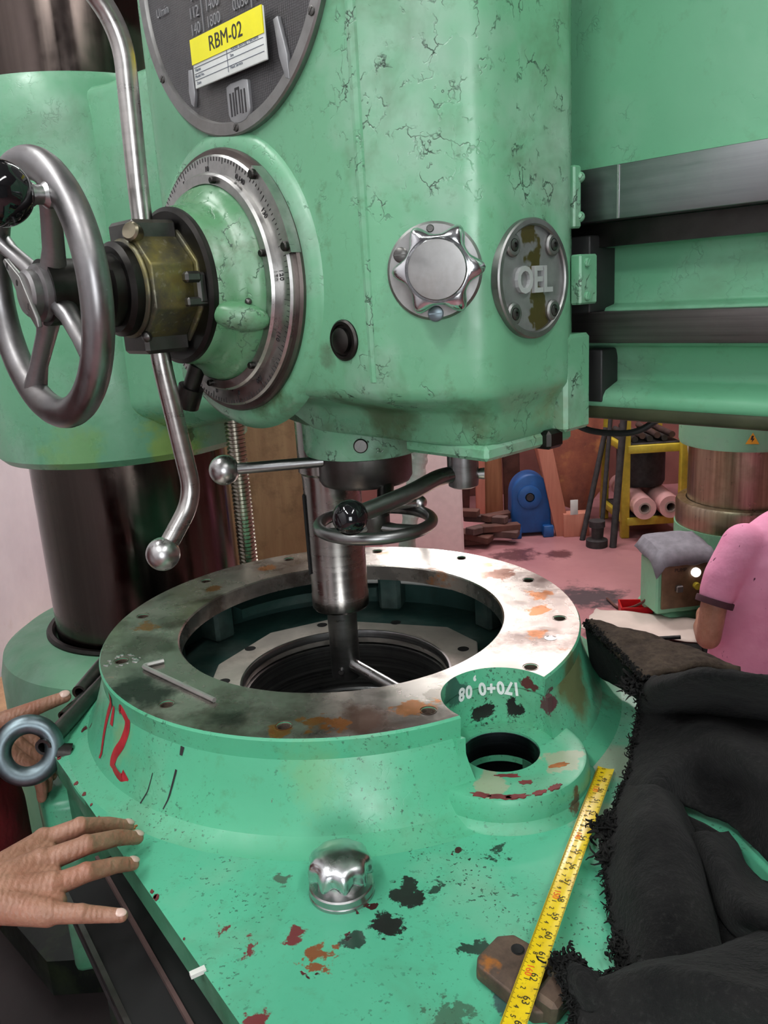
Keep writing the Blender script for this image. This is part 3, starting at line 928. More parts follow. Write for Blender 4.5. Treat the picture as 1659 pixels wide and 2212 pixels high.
obj('pointer_plate', mb, 'alu_plate', wheel, bevel=.001)
for i, (s, x, y) in enumerate((('R', -.030, .016), ('0', -.006, .006), ('L', .022, -.010))):
    text('engraved_letter', s, FD @ RZ(-.35) @ T(x - .004, y + .002, WV + .0222), .0095, 'ink', wheel, .0002)
KB = FD @ T(.080, .086, 0)
mb = MB(); mb.lathe([(.012, WV + .002), (.0125, WV + .014), (.009, WV + .018), (.009, WV + .024), (.011, WV + .027), (.011, WV + .034)], 24, KB)
obj('knob_stem', mb, 'steel', wheel)
mb = MB(); mb.sphere((0, 0, WV + .056), .0295, 36, 24, M=KB); obj('ball_knob', mb, 'black_ball', wheel, label='glossy black ball grip')

# ---- star knob on the chamfer
q = FC(.004, 1.4685)
sk = obj('knob_flange', MB().lathe([(.0475, -.002), (.0475, .003), (.045, .0055), (0, .0055)], 64, q), 'alu_plate', head)
for (x, y, r, mt) in ((-.0325, .0175, .0075, 'steel_dark'), (-.002, .0405, .0038, 'steel_dark'), (.0, -.041, .008, 'eye_steel')):
    mb = MB(); mb.lathe([(r, .005), (r, .007), (r * .8, .008), (0, .008)], 18, q @ T(x, y, 0)); mb.box((0, 0, .008), (r * 1.7, .0013, .0012), q @ T(x, y, 0)); obj('screw', mb, mt, sk)


def star(z, r1, r2, n=6, ph=0., m=12):
    out = []
    for i in range(n * m):
        a = 2 * PI * i / (n * m) + ph
        c = .5 + .5 * cos(n * (a - ph)); c = c ** 1.7
        r = r2 + (r1 - r2) * c
        out.append((r * cos(a), r * sin(a), z))
    return out


q2 = FC(.011, 1.469)
mb = MB(); mb.loft([star(.005, .036, .031), star(.009, .0415, .032), star(.018, .0445, .0325), star(.030, .0455, .033), star(.0365, .0435, .0325), star(.0395, .0385, .032), [(.0310 * cos(2 * PI * i / 72), .0310 * sin(2 * PI * i / 72), .041) for i in range(72)]], q2)
mb.lathe([(.0310, .041), (.0302, .041), (.0295, .038), (.0295, .035), (.029, .035), (.0285, .0415), (.027, .0435), (0, .0435)], 48, q2)
obj('star_knob', mb, 'chrome', head, ang=1.0)
mb = MB(); mb.lathe([(.0286, .040), (.0275, .0440), (.022, .0446), (0, .0446)], 48, q2); obj('knob_cap', mb, 'alu_plate', head)

# ---- OEL oil sight on the right face
q = FR(-.006, 1.4555)
ol = obj('oil_plate', MB().lathe([(.0585, -.002), (.0585, .003), (.0, .003)], 72, q), 'oil_plate', head)
mb = MB(); mb.lathe([(.0605, -.002), (.0605, .006), (.059, .0075), (.0545, .0075), (.053, .006), (.053, .002)], 72, q, closed=True); obj('plate_rim', mb, 'alu_plate', ol)
for a in (45, 135, 225, 315):
    qq = q @ T(.0475 * cos(radians(a)), .0475 * sin(radians(a)), 0)
    mb = MB(); mb.lathe([(.0115, .001), (.0115, .0055), (.0095, .0072), (.0065, .0072), (.006, .005), (0, .005)], 24, qq); obj('screw_boss', mb, 'alu_plate', ol)
    mb = MB(); mb.lathe([(.0058, .004), (.0058, .0075), (.004, .0085), (.0026, .0085), (.0024, .006), (0, .006)], 18, qq); obj('screw', mb, 'steel_dark', ol)
text('oil_lettering', 'OEL', q @ T(0, -.002, .0045), .037, 'letter_alu', ol, .0026, sx=.9, bold=.0009)

# ---- plug on the front face
q = FF(.214, 1.404)
mb = MB(); mb.lathe([(.022, -.001), (.022, .002), (.020, .004), (.017, .004), (.016, .002), (.0135, .002), (.0135, .007), (.009, .0095), (0, .010)], 32, q)
obj('sight_plug', mb, 'steel_black', head)

# ---- covers, gib plates at the arm side of the head
for z0, z1, u0 in ((1.507, 1.572, UR - .004), ):
    mb = MB(); mb.cbox((u0 - .012, .088, (z0 + z1) / 2), (.024, .014, z1 - z0), .002, HM); g = obj('gib_plate', mb, 'green_head', head)
    for zz in (z0 + .012, z1 - .012):
        mb = MB(); mb.sphere((u0 - .002, .094, zz), .006, 12, 8, M=HM); obj('screw', mb, 'green_head', g)
mb = MB(); mb.cbox((UR - .001, .095, 1.452), (.014, .034, .054), .002, HM); g = obj('gib_plate', mb, 'green_head', head)
for zz in (1.434, 1.470):
    mb = MB(); mb.lathe([(.0052, 0), (.0052, .002), (.004, .003), (0, .003)], 14, FR(.090, zz, .006)); mb.box((0, 0, .003), (.008, .001, .001), FR(.090, zz, .006) @ RZ(1)); obj('screw', mb, 'green_head', g)
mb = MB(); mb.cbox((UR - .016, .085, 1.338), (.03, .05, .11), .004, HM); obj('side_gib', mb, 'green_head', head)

# ---- under the head: flange pads, collar, sleeve, quill
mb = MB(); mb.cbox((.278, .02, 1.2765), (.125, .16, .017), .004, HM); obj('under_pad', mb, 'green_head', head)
mb = MB(); mb.cbox((.335, .055, 1.276), (.03, .03, .022), .004, HM); obj('drain_block', mb, 'steel_black', head)
CC = Vector((SP.x + .050, SP.y - .030, 0))
mb = MB(); mb.lathe([(.083, 1.30), (.083, 1.250), (.080, 1.2425), (.074, 1.2405), (.0, 1.2405)], 72, T(CC.x, CC.y, 0))
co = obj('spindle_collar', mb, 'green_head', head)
qs = frame(Vector((CC.x - .002, CC.y - .0825, 1.263)), (-.02, -1, 0), (1, 0, 0))
mb = MB(); mb.lathe([(.0095, -.004), (.0095, .002), (.008, .0035), (0, .0035)], 20, qs); mb.box((0, 0, .0036), (.014, .002, .0015), qs @ RZ(1.1)); obj('screw', mb, 'steel_dark', co)
mb = MB(); mb.lathe([(.066, 1.245), (.066, 1.205), (.062, 1.198), (.0, 1.198)], 56, T(CC.x, CC.y + .004, 0)); obj('spindle_sleeve', mb, 'steel_dark', head)
mb = MB(); mb.lathe([(.046, 1.30), (.046, 1.212), (.0425, 1.208), (.0425, 1.205), (.0418, 1.20), (.0418, 1.028), (.0425, 1.026), (.0425, 1.006), (.040, 1.003), (0, 1.003)], 64, T(SP.x, SP.y, 0))
qu = obj('quill', mb, 'steel_quill', head)
mb = MB(); mb.cbox((SP.x - .0405, SP.y - .012, 1.12), (.004, .012, .12), .0015); obj('drift_slot', mb, 'pitch', qu)

# clamp lever on the left with a steel ball
mb = MB(); mb.tube([(-.07, 1.10, 1.2345), (-.21, 1.10, 1.231)], .0078, 16); l1 = obj('clamp_lever', mb, 'steel_bar', head)
mb = MB(); mb.sphere((-.214, 1.10, 1.2308), .0208, 32, 20); obj('ball_knob', mb, 'steel', l1)
# shift lever with the black ball
mb = MB(); mb.lathe([(.0195, 1.275), (.0195, 1.222), (.0185, 1.213), (.014, 1.2105), (0, 1.2105)], 32, T(.1015, 1.0, 0)); po = obj('lever_post', mb, 'steel_bar', head)
mb = MB(); mb.tube([(.115, 1.0, 1.2265), (.128, .998, 1.2265)], [.006, .0075], 12); obj('post_screw', mb, 'steel', po)
mb = MB(); p = bez([(.10, 1.0, 1.228), (.07, .985, 1.2275), (.03, .955, 1.217), (-.03, .91, 1.207)], 8); mb.tube(p, [.0105] * len(p), 16); l2 = obj('shift_lever', mb, 'steel_bar', head)
mb = MB(); mb.sphere((-.039, .905, 1.2055), .0208, 36, 24); obj('ball_knob', mb, 'black_ball', l2, label='glossy black ball grip')
# small horizontal hand wheel
WC = Vector((-.012, 1.012, 1.168))
mb = MB(); mb.torus(.0725, .0078, 72, 16, T(*WC)); sw = obj('fine_feed_wheel', mb, 'steel_bar', head)
for a in (205, 325, 85):
    a = radians(a); mb = MB(); mb.tube([WC + Vector((r * cos(a), r * sin(a), dz)) for r, dz in ((.01, -.004), (.03, -.004), (.055, -.002), (.071, 0))], [.011, .009, .008, .009], 12, flat=.6); obj('spoke', mb, 'steel_bar', sw)
mb = MB(); mb.lathe([(.0, -.016), (.018, -.016), (.019, -.012), (.019, .010), (.014, .016), (0, .016)], 28, T(*WC)); obj('hub', mb, 'steel_dark', sw)
mb = MB(); mb.tube([WC + Vector((.004, .006, .004)), WC + Vector((.014, .045, .012)), WC + Vector((.018, .085, .045))], [.012, .011, .012], 14); obj('bracket', mb, 'steel_dark', sw)
mb = MB(); mb.tube([WC + Vector((.015, .02, .016)), WC + Vector((.055, .045, .012))], .007, 12); mb.sphere(WC + Vector((.06, .046, .011)), .010, 14, 10); obj('lock_handle', mb, 'steel', sw)
mb = MB(); mb.cyl(.0058, -.034, -.004, 14, T(WC.x + .006, WC.y + .02, WC.z)); obj('indicator_pin', mb, 'orange', sw, label='orange indicator pin')

# ---- boring bar in the quill
bb = thing('boring_bar', 'dark round boring bar hanging from the quill into the bore', 'boring bar', (SP.x, SP.y, .90))
mb = MB(); mb.lathe([(.0222, 1.004), (.0222, .893), (.0215, .889), (.012, .888), (0, .888)], 40, T(SP.x, SP.y, 0)); obj('shank', mb, 'steel_bar', bb)
mb = MB(); d = Vector((.62, -.78, -.05)).normalized(); c0 = Vector((SP.x + .004, SP.y - .004, .9125))
mb.tube([c0, c0 + d * .125], [.0095, .0095], 20); obj('cutter_bit', mb, 'steel', bb)
mb = MB(); mb.lathe([(.004, 0), (.004, .003), (0, .003)], 12, frame(Vector((SP.x - .006, SP.y - .0218, .905)), (-.25, -1, 0), (1, 0, 0))); obj('set_screw', mb, 'steel', bb)

# ------------------------------------------------------------------ arm
arm = thing('radial_boom', 'long green radial arm with two steel slideways behind the drill head', 'drill arm', H(.2, .28, 1.2))
prof = [(.135, 2.02), (.135, 1.569), (.118, 1.569), (.118, 1.5135), (.150, 1.5135), (.150, 1.486), (.172, 1.486), (.172, 1.422), (.150, 1.418), (.150, 1.374), (.162, 1.372), (.172, 1.345), (.170, 1.332), (.140, 1.322), (.134, 1.315),
        (.134, 1.306), (.142, 1.298), (.166, 1.286), (.20, 1.278), (.38, 1.262), (.42, 1.28), (.42, 2.02)]
U0, U1 = -.62, 1.75
mb = MB()
mb.loft([[H(u, v, z - .03 * max(0, min(1, (.25 - u) / .6)) * (1 if z < 1.3 else 0)) for v, z in prof] for u in (U0, -.3, 0, .25, .6, 1.2, U1)], smooth=False)
obj('beam', mb, 'green_arm', arm, bevel=.003)
mb = MB(); mb.box(((.3 + U1) / 2, .125, 1.5412), (U1 - .3, .03, .0555), HM); obj('upper_slideway', mb, 'steel_rail', arm, bevel=.001, label='wide bare steel upper slideway')
mb = MB(); mb.box((.392, .1097, 1.5412), (.0022, .0006, .0545), HM); obj('scribed_line', mb, 'steel', arm)
mb = MB(); mb.box(((.3 + U1) / 2, .140, 1.397), (U1 - .3, .038, .035), HM); obj('lower_slideway', mb, 'steel_rail_low', arm, bevel=.001, label='narrow bare steel lower slideway')
mb = MB(); mb.box(((.3 + U1) / 2, .152, 1.4995), (U1 - .3, .03, .026), HM); obj('dovetail_shadow_strip', mb, 'steel_black', arm)  # dark dovetail step plus the shadow under the upper slideway, coloured in black
mb = MB(); mb.prism([(.304, .118), (.352, .118), (.352, .172), (.304, .172)], 1.414, 1.500, HM); obj('wiper_block', mb, 'rubber', arm, bevel=.002)
mb = MB(); mb.box((.345, .150, 1.340), (.03, .036, .062), HM); obj('wiper_block', mb, 'rubber', arm, bevel=.002)
mb = MB(); mb.box(((.3 + U1) / 2, .150, 1.2965), (U1 - .3, .03, .018), HM @ T(0, 0, 0)); obj('lower_lip', mb, 'grime_olive', arm, bevel=.006)
# sleeve round the column
CX, CY, CR = -.602, 1.95, .2255
mb = MB(); mb.lathe([(.232, 1.135), (.270, 1.135), (.285, 1.15), (.292, 1.30), (.292, 1.80), (.286, 1.86), (.268, 1.884), (.232, 1.884)], 96, T(CX, CY, 0), closed=True)
obj('column_sleeve', mb, 'green_sleeve', arm)
mb = MB()   # web that blends the sleeve into the beam
mb.loft([[H(u, v, z) for v, z in pf] for u, pf in ((-.80, [(.0, 1.86), (.0, 1.24), (.10, 1.18), (.40, 1.18), (.42, 1.86)]), (-.64, [(.05, 1.855), (.05, 1.25), (.12, 1.20), (.40, 1.20), (.42, 1.86)]), (-.50, [(.09, 1.865), (.09, 1.265), (.14, 1.225), (.40, 1.225), (.42, 1.87)]),
         (-.36, [(.12, 1.89), (.12, 1.28), (.15, 1.235), (.40, 1.235), (.42, 1.90)]), (-.2, [(.133, 1.95), (.133, 1.29), (.17, 1.245), (.40, 1.245), (.42, 1.95)]))], smooth=True)
obj('sleeve_web', mb, 'green_sleeve', arm, bevel=.02, seg=3)

# ------------------------------------------------------------------ column
colm = thing('drill_column', 'polished dark steel column rising from a round green foot', 'column', (CX, CY, 0))
mb = MB(); mb.lathe([(CR, .62), (CR, 2.98), (.2, 3.0), (0, 3.0)], 128, T(CX, CY, 0)); obj('post', mb, 'steel_column', colm)
mb = MB(); mb.lathe([(.40, 0), (.40, .12), (.372, .16), (.365, .5), (.362, .63), (.352, .672), (.32, .694), (.26, .702), (.232, .702), (.232, .69)], 96, T(CX, CY, 0)); obj('foot', mb, 'green_foot', colm)
mb = MB(); mb.lathe([(.250, .695), (.250, .706), (.245, .712), (.236, .712), (.230, .706), (.230, .695)], 96, T(CX, CY, 0), closed=True); obj('wiper_ring', mb, 'steel_black', colm)
mb = MB(); mb.lathe([(.50, 0), (.50, .09), (.48, .1), (0, .1)], 8, T(CX, CY + .0, 0) @ RZ(PI / 8)); obj('base_plate', mb, 'oily_iron', colm)

# ---- elevating screw
es = thing('elevating_screw', 'vertical threaded steel elevating screw beside the dark column', 'lead screw', (-.305, 1.735, .1))
SX, SY = -.306, 1.735
mb = MB(); pitch = .0088; prof = []
z = .30
while z < 1.34:
    prof += [(.0168, z), (.0168, z + pitch * .3), (.0205, z + pitch * .42), (.0205, z + pitch * .86)]
    z += pitch
mb.lathe(prof, 32, T(SX, SY, 0)); obj('thread', mb, 'screw_steel', es, ang=.3)
mb = MB(); mb.lathe([(.05, 0), (.05, .08), (.034, .1), (.034, .31), (0, .31)], 24, T(SX, SY, 0)); obj('bearing_foot', mb, 'green_foot', es)
# black cable under the arm
mb = MB(); p = bez([H(.27, .19, 1.280), H(.29, .2, 1.262), H(.33, .2, 1.2585), H(.37, .2, 1.2645), H(.40, .21, 1.285)], 8)
mb.tube(p, .0042, 10); tag(obj('cable', mb, 'rubber'), 'black cable sagging under the green arm beside the head', 'cable')
# ------------------------------------------------------------------ gearbox casing on the machine
cas = thing('gearbox_casing', 'green cast gearbox casing with a bored flange ring and a flat deck', 'casing', (-.073, 1.0, 0))
RC = Vector((-.073, 1.160, 0)); HC = Vector((.124, .888, 0)); DZ = .87; FZ = .982


def cutter(r, z0, z1, c, n=64):
    return obj('cut', MB().cyl(r, z0, z1, n, T(c.x, c.y, 0)), 'pitch')


deckpoly = [(-.500, 1.045), (-.146, .553), (.0, .336), (.56, .29), (.56, .62), (.375, 1.02), (.347, 1.16), (.295, 1.36), (.14, 1.515), (-.073, 1.575), (-.26, 1.535), (-.43, 1.38), (-.497, 1.167)]
mb = MB(); mb.prism([(x, y) for x, y in deckpoly], DZ - .032, DZ)
deck = obj('deck', mb, ['green_deck', 'green_dark'], None)
boolean(deck, cutter(.33, .7, 1.0, RC, 96)); boolean(deck, cutter(.047, .7, 1.0, HC, 48))
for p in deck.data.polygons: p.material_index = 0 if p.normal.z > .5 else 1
attach(deck, cas)
# chipped, paler edge along the left of the deck
mb = MB(); e0, e1 = Vector((-.500, 1.045, 0)), Vector((-.146, .553, 0)); random.seed(3)
for k in range(12):
    t = random.random(); p = e0.lerp(e1, t * 1.0) + Vector((.829, .559, 0)) * random.uniform(.0015, .004)
    n = random.randint(5, 8); r = random.uniform(.0008, .002); a0 = random.random() * 6
    poly = [(p.x + r * random.uniform(.5, 1.2) * cos(a0 + 2 * PI * i / n) * 1.5, p.y + r * random.uniform(.6, 1.5) * 2.2 * sin(a0 + 2 * PI * i / n)) for i in range(n)]
    mb.prism(poly, DZ - .004, DZ + .0008)
o = obj('edge_chips', mb, 'red_primer', cas); o['kind'] = 'stuff'

# wall of the ring
WP = [(.350, .956), (.352, .95), (.360, .925), (.372, .893), (.381, .880), (.398, .8715), (.415, .8690), (.415, .862), (.331, .862), (.331, .956)]
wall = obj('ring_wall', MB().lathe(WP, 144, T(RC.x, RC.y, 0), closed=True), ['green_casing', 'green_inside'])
pk = obj('cut', MB().cyl(.080, .862, .956, 64, T(HC.x, HC.y, 0)), 'pitch')
boolean(pk, cutter(.3565, .8, 1.1, RC, 144), 'INTERSECT')
boolean(wall, pk, 'UNION')
lobe = obj('cut', MB().lathe([(.119, .862), (.119, .868), (.112, .8715), (.106, .880), (.104, .898), (.101, .9045), (.097, .906), (0, .906)], 72, T(HC.x, HC.y, 0)), 'pitch')
boolean(wall, lobe, 'UNION')
boolean(wall, cutter(.070, .906, 1.1, HC, 64)); boolean(wall, cutter(.047, .7, 1.1, HC, 48))
wl = wall.location
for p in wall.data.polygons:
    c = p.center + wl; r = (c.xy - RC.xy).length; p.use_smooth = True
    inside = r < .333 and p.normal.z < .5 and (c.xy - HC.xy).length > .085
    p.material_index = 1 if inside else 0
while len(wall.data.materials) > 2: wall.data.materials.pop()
sharpen(wall.data, .5)
attach(wall, cas)
# flange
fl = obj('flange', MB().lathe([(.3500, .9545), (.3515, .979), (.3495, FZ), (.2430, FZ), (.2410, .980), (.2410, .9545)], 144, T(RC.x, RC.y, 0), closed=True), ['flange_rust', 'green_casing'])
boolean(fl, cutter(.070, .9, 1.1, HC, 64))
ANG = [-160 + 30 * k for k in range(12)]
mbc = MB()
for a in ANG:
    c = RC + Vector((cos(radians(a)), sin(radians(a)), 0)) * .322
    mbc.cyl(.0086, .96, 1.0, 20, T(c.x, c.y, 0))
boolean(fl, obj('cut', mbc, 'pitch'))
fo = fl.location
for p in fl.data.polygons:
    c = p.center + fo; r = (c.xy - RC.xy).length; p.use_smooth = True
    p.material_index = 0 if (p.normal.z > .7 or r < .2425) else 1
while len(fl.data.materials) > 2: fl.data.materials.pop()
sharpen(fl.data, .5)
attach(fl, cas)
prof = [(.0100, FZ + .0006), (.0092, FZ - .0008)]
z = FZ - .001
while z > .960:
    prof += [(.0086, z), (.0072, z - .0009)]; z -= .0018
prof += [(0, .960)]
th0 = None
for i, a in enumerate(ANG):
    c = RC + Vector((cos(radians(a)), sin(radians(a)), 0)) * .322
    if th0 is None:
        th0 = obj('threaded_hole', MB().lathe(prof, 24, T(c.x, c.y, 0), cap=False), 'bracket_rust', fl, ang=.3, recalc=False); base = Vector(th0.location) - c
    else:
        o = th0.copy(); COL.objects.link(o); o.parent = fl; o.location = base + c
c = RC + Vector((cos(radians(-23)), sin(radians(-23)), 0)) * .315
obj('plugged_hole', MB().lathe([(.0085, FZ - .001), (.0085, FZ + .0005), (.0068, FZ + .0006), (.0064, FZ + .0001), (0, FZ + .0001)], 20, T(c.x, c.y, 0)), 'steel', fl)
# burr around the worn hole at the left
c = RC + Vector((cos(radians(-160)), sin(radians(-160)), 0)) * .322; random.seed(5); mb = MB()
for k in range(22):
    a = random.random() * 6.28; r = random.uniform(.011, .020)
    mb.sphere((c.x + r * cos(a) * 1.3, c.y + r * sin(a), FZ + .0002), random.uniform(.0015, .0038), 8, 5, (1.3, 1, .3))
o = obj('worn_burrs', mb, 'steel', fl); o['kind'] = 'stuff'

# inside: floor, posts, bearing plate and bore
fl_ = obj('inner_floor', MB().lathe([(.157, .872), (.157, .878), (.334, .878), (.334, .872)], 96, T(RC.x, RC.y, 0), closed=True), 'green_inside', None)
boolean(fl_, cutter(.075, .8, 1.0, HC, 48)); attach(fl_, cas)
oc = []
for a, r in ((22, .228), (42, .228), (100, .222), (128, .222), (164, .214), (196, .214), (232, .22), (256, .22), (300, .22), (330, .22)):
    oc.append((RC.x + r * cos(radians(a)), RC.y - .012 + r * sin(radians(a))))
mb = MB(); mb.prism(oc, .874, .8955)
bp = obj('bearing_plate', mb, 'inner_plate', None, bevel=.0)
boolean(bp, cutter(.157, .8, 1.0, Vector((SP.x, SP.y - .004, 0)), 96))
attach(bp, cas)
bpm = bp.modifiers.new('bevel', 'BEVEL'); bpm.width = .0015; bpm.limit_method = 'ANGLE'
BC = Vector((SP.x, SP.y - .004, 0))
mb = MB(); mb.lathe([(.1605, .8965), (.1575, .8965), (.156, .894), (.156, .884), (.163, .882), (.163, .873), (.1545, .871), (.1545, .83), (.1575, .828), (.1575, .79), (.152, .788), (.152, .615)], 96, T(BC.x, BC.y, 0), cap=False)
obj('bore', mb, 'bore_steel', cas, recalc=False)
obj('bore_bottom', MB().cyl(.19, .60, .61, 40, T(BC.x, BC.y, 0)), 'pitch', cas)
for a, r in ((146, .196), (182, .186), (66, .200), (17, .194), (104, .198), (-20, .19)):
    c = BC + Vector((r * cos(radians(a)), r * sin(radians(a)), 0))
    obj('bolt_hole', MB().lathe([(.0092, .8958), (.0078, .8948), (.0078, .8962), (.0076, .8962), (.0072, .8957), (0, .8957)], 20, T(c.x, c.y, 0)), 'pitch', bp)
for a in (35, 75, 140, 165, 205, 5):
    q = T(RC.x, RC.y, 0) @ RZ(radians(a)); mb = MB(); mb.cbox((.305, 0, .917), (.05, .042, .078), .006, q); obj('inner_rib', mb, 'green_inside', cas)
mb = MB(); mb.lathe([(.285, .905), (.285, .922), (.333, .922), (.333, .905)], 40, T(RC.x, RC.y, 0) @ RZ(radians(80)), a0=0, a1=radians(52), smooth=True); obj('inner_ledge', mb, 'green_inside', cas)
mb = MB(); p = [RC + Vector((.300 * cos(radians(a)), .300 * sin(radians(a)), .934)) for a in range(52, 88, 3)]
mb.tube(p, .0075, 12)
tag(obj('white_rod', mb, 'hose_white'), 'short white rod lying inside the ring against its back wall', 'rod')
# pocket lining below the shelf
mb = MB(); mb.lathe([(.0476, .9035), (.0462, .9028), (.0462, .872), (.0475, .870), (.0475, .842), (.0450, .838)], 56, T(HC.x, HC.y, 0), cap=False); obj('pocket_bore', mb, 'pocket_steel', cas, recalc=False)
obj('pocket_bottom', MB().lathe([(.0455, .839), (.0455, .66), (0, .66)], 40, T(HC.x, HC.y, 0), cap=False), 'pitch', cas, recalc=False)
# red primer showing along the lobe
def patch(mb, c, rx, ry, z0, z1, seed, n=22, rot=0.):
    random.seed(seed); poly = []
    for i in range(n):
        a = 2 * PI * i / n; k = random.uniform(.62, 1.1)
        x, y = rx * k * cos(a), ry * k * sin(a)
        poly.append((c[0] + x * cos(rot) - y * sin(rot), c[1] + x * sin(rot) + y * cos(rot)))
    mb.prism(poly, z0, z1)


mb = MB()
for k, (a, w) in enumerate(((-112, .012), (-100, .016), (-88, .015), (-73, .010), (-60, .010))):
    r = .0955; patch(mb, (HC.x + r * cos(radians(a)), HC.y + r * sin(radians(a))), w, .0045, .9050, .9066, 20 + k, rot=radians(a + 90))
patch(mb, (HC.x + .018, HC.y - .070), .010, .005, .905, .9064, 31); patch(mb, (HC.x + .0, HC.y - .055), .016, .004, .905, .9064, 32, rot=-.1)
obj('primer_patches', mb, 'red_primer', cas)['kind'] = 'stuff'
mb = MB(); patch(mb, (HC.x + .062, HC.y - .040), .014, .005, .905, .9064, 41, rot=.25)
obj('rust_patch', mb, 'rust_orange', cas)
# hand painted marks on the ring wall
def wallr(z):
    q = [(.8715, .398), (.880, .381), (.893, .372), (.925, .360), (.95, .352), (.956, .350), (.982, .3515)]
    for (z0, r0), (z1, r1) in zip(q, q[1:]):
        if z <= z1: return r0 + (r1 - r0) * (z - z0) / (z1 - z0)
    return .3515


def stroke(mb, pts, w):
    P = bez([(a, z, 0) for a, z in pts], 8); rings = []
    q = [RC + Vector((cos(radians(p.x)) * (wallr(p.y) + .0007), sin(radians(p.x)) * (wallr(p.y) + .0007), p.y)) for p in P]
    for i, c in enumerate(q):
        t = (q[min(i + 1, len(q) - 1)] - q[max(i - 1, 0)]).normalized(); n = Vector((c.x - RC.x, c.y - RC.y, .1)).normalized()
        s = t.cross(n).normalized() * (w[0] + (w[1] - w[0]) * i / len(q))
        rings.append([c - s, c + s])
    mb.loft(rings, closed=False, cap0=False, cap1=False)


mb = MB()
stroke(mb, [(-142.4, .960), (-140.6, .9708), (-138.6, .9571), (-138.1, .9451), (-139.2, .9256), (-141.0, .9091), (-141.2, .8945), (-138.4, .8895), (-136.2, .8892), (-135.5, .897)], (.0060, .0085))
stroke(mb, [(-147.2, .9714), (-149.0, .9278), (-147.5, .8878)], (.006, .0035)); stroke(mb, [(-145.9, .958), (-145.6, .9339)], (.004, .0055))
obj('painted_mark', mb, 'red_mark', cas, recalc=False, label='hand painted red numeral')
mb = MB(); patch(mb, (-.395, .965), .030, .012, DZ - .001, DZ + .0006, 140, 30, -.9)
obj('red_smear', mb, 'red_mark', cas)
mb = MB(); stroke(mb, [(-127.5, .915), (-128, .895), (-128.8, .880)], (.0006, .0009)); stroke(mb, [(-121.5, .928), (-122.3, .90), (-123, .884)], (.0016, .0007)); stroke(mb, [(-120.5, .955), (-120.7, .945)], (.003, .002))
obj('drip_marks', mb, 'ink', cas, recalc=False)
mb = MB(); patch(mb, (-.315, .828), .008, .004, DZ, DZ + .002, 150, 14, .5); obj('rust_crumb', mb, 'rust_orange', cas)
# chalk writing, upside down inside the scallop
s = '170+0,08'; a = 61.0
for chs, w in zip(s, (6, 9, 9.5, 10, 9.5, 6, 9.5, 9)):
    ar = radians(a + w / 2); p = HC + Vector((cos(ar) * .0693, sin(ar) * .0693, .9545 + (.0085 if chs == ',' else 0)))
    nrm = Vector((-cos(ar), -sin(ar), 0)); xd = Vector((-sin(ar), cos(ar), 0))
    text('chalk_numeral', chs, frame(p, nrm, xd) @ RZ(radians(random.uniform(-8, 8))), .0245, 'chalk', cas, .0003, bold=.0009, sx=.80)
    a += w

# side and lower body
body = [(-.478, 1.05), (-.135, .575), (.02, .36), (.53, .32), (.53, .60), (.35, 1.0), (.32, 1.16), (.26, 1.34), (.12, 1.47), (-.073, 1.54), (-.25, 1.50), (-.41, 1.36), (-.475, 1.165)]
mb = MB(); mb.loft([[(x, y, z) for x, y in body] for z in (0, .3, .62)], smooth=False, cap1=True)
obj('lower_body', mb, 'oily_iron', cas)
mb = MB(); wb = [(-.483, 1.052), (-.14, .572), (.02, .355), (.05, .40), (-.10, .62), (-.42, 1.06)]
mb.prism(wb, .62, .84); obj('side_web', mb, 'green_dark', cas)
E2 = Vector((.559, -.829, 0)); NO = Vector((-.829, -.559, 0))
P0 = Vector((-.475, 1.041, 0))
def ep(s, d): q = P0 + E2 * s + NO * d; return (q.x, q.y)
mb = MB(); mb.prism([ep(.19, -.03), ep(.19, .062), ep(.95, .062), ep(.95, -.03)], .76, .795); obj('oily_ledge', mb, 'pitch', cas, bevel=.003)
mb = MB(); mb.prism([ep(.19, .012), ep(.19, .016), ep(.95, .016), ep(.95, .012)], .79, .8015); obj('rust_seam', mb, 'junk_brown', cas)
mb = MB(); mb.prism([ep(.20, .058), ep(.20, .0635), ep(.95, .0635), ep(.95, .058)], .785, .7965); obj('worn_edge', mb, 'steel_dark', cas)
mb = MB(); mb.prism([(-.516, 1.046), (-.474, 1.054), (-.455, 1.16), (-.578, 1.15)], .60, .762); obj('side_boss', mb, 'green_casing', cas, bevel=.012, seg=3)
mb = MB(); mb.prism([(-.500, 1.010), (-.462, 1.016), (-.452, 1.07), (-.512, 1.06)], .50, .70); obj('side_step', mb, 'green_dark', cas, bevel=.01)
mb = MB(); mb.box((0, 0, 0), (.014, .006, .004), T(-.193, .611, .8702) @ RZ(.5)); obj('paint_fleck', mb, 'white_fleck', cas)

# ------------------------------------------------------------------ loose things on the casing
# hex key
mb = MB(); p = bend([(-.312, 1.033, FZ + .0034), (-.338, 1.020, FZ + .0034), (-.220, .909, FZ + .0034)], .008, 5); mb.tube(p, .0033, 6)
tag(obj('hex_key', mb, 'bright_steel', ang=.3), 'bright steel hex key lying on the rusty flange', 'hex key')
# breather cap
bc = thing('breather_cap', 'scalloped chrome breather cap standing on the green deck', 'filler cap', (-.066, .705, DZ))
B = T(-.066, .705, DZ)
obj('base', MB().lathe([(.0335, 0), (.0335, .003), (.0328, .004), (.0328, .0105), (.0315, .012), (.024, .012), (.024, .022), (0, .022)], 48, B), 'steel', bc)
def flute(r, z, d, dz=0.):
    out = []
    for i in range(108):
        t = 2 * PI * i / 108; k = .5 - .5 * cos(9 * t)
        out.append(((r - d * k) * cos(t), (r - d * k) * sin(t), z + dz * k))
    return out


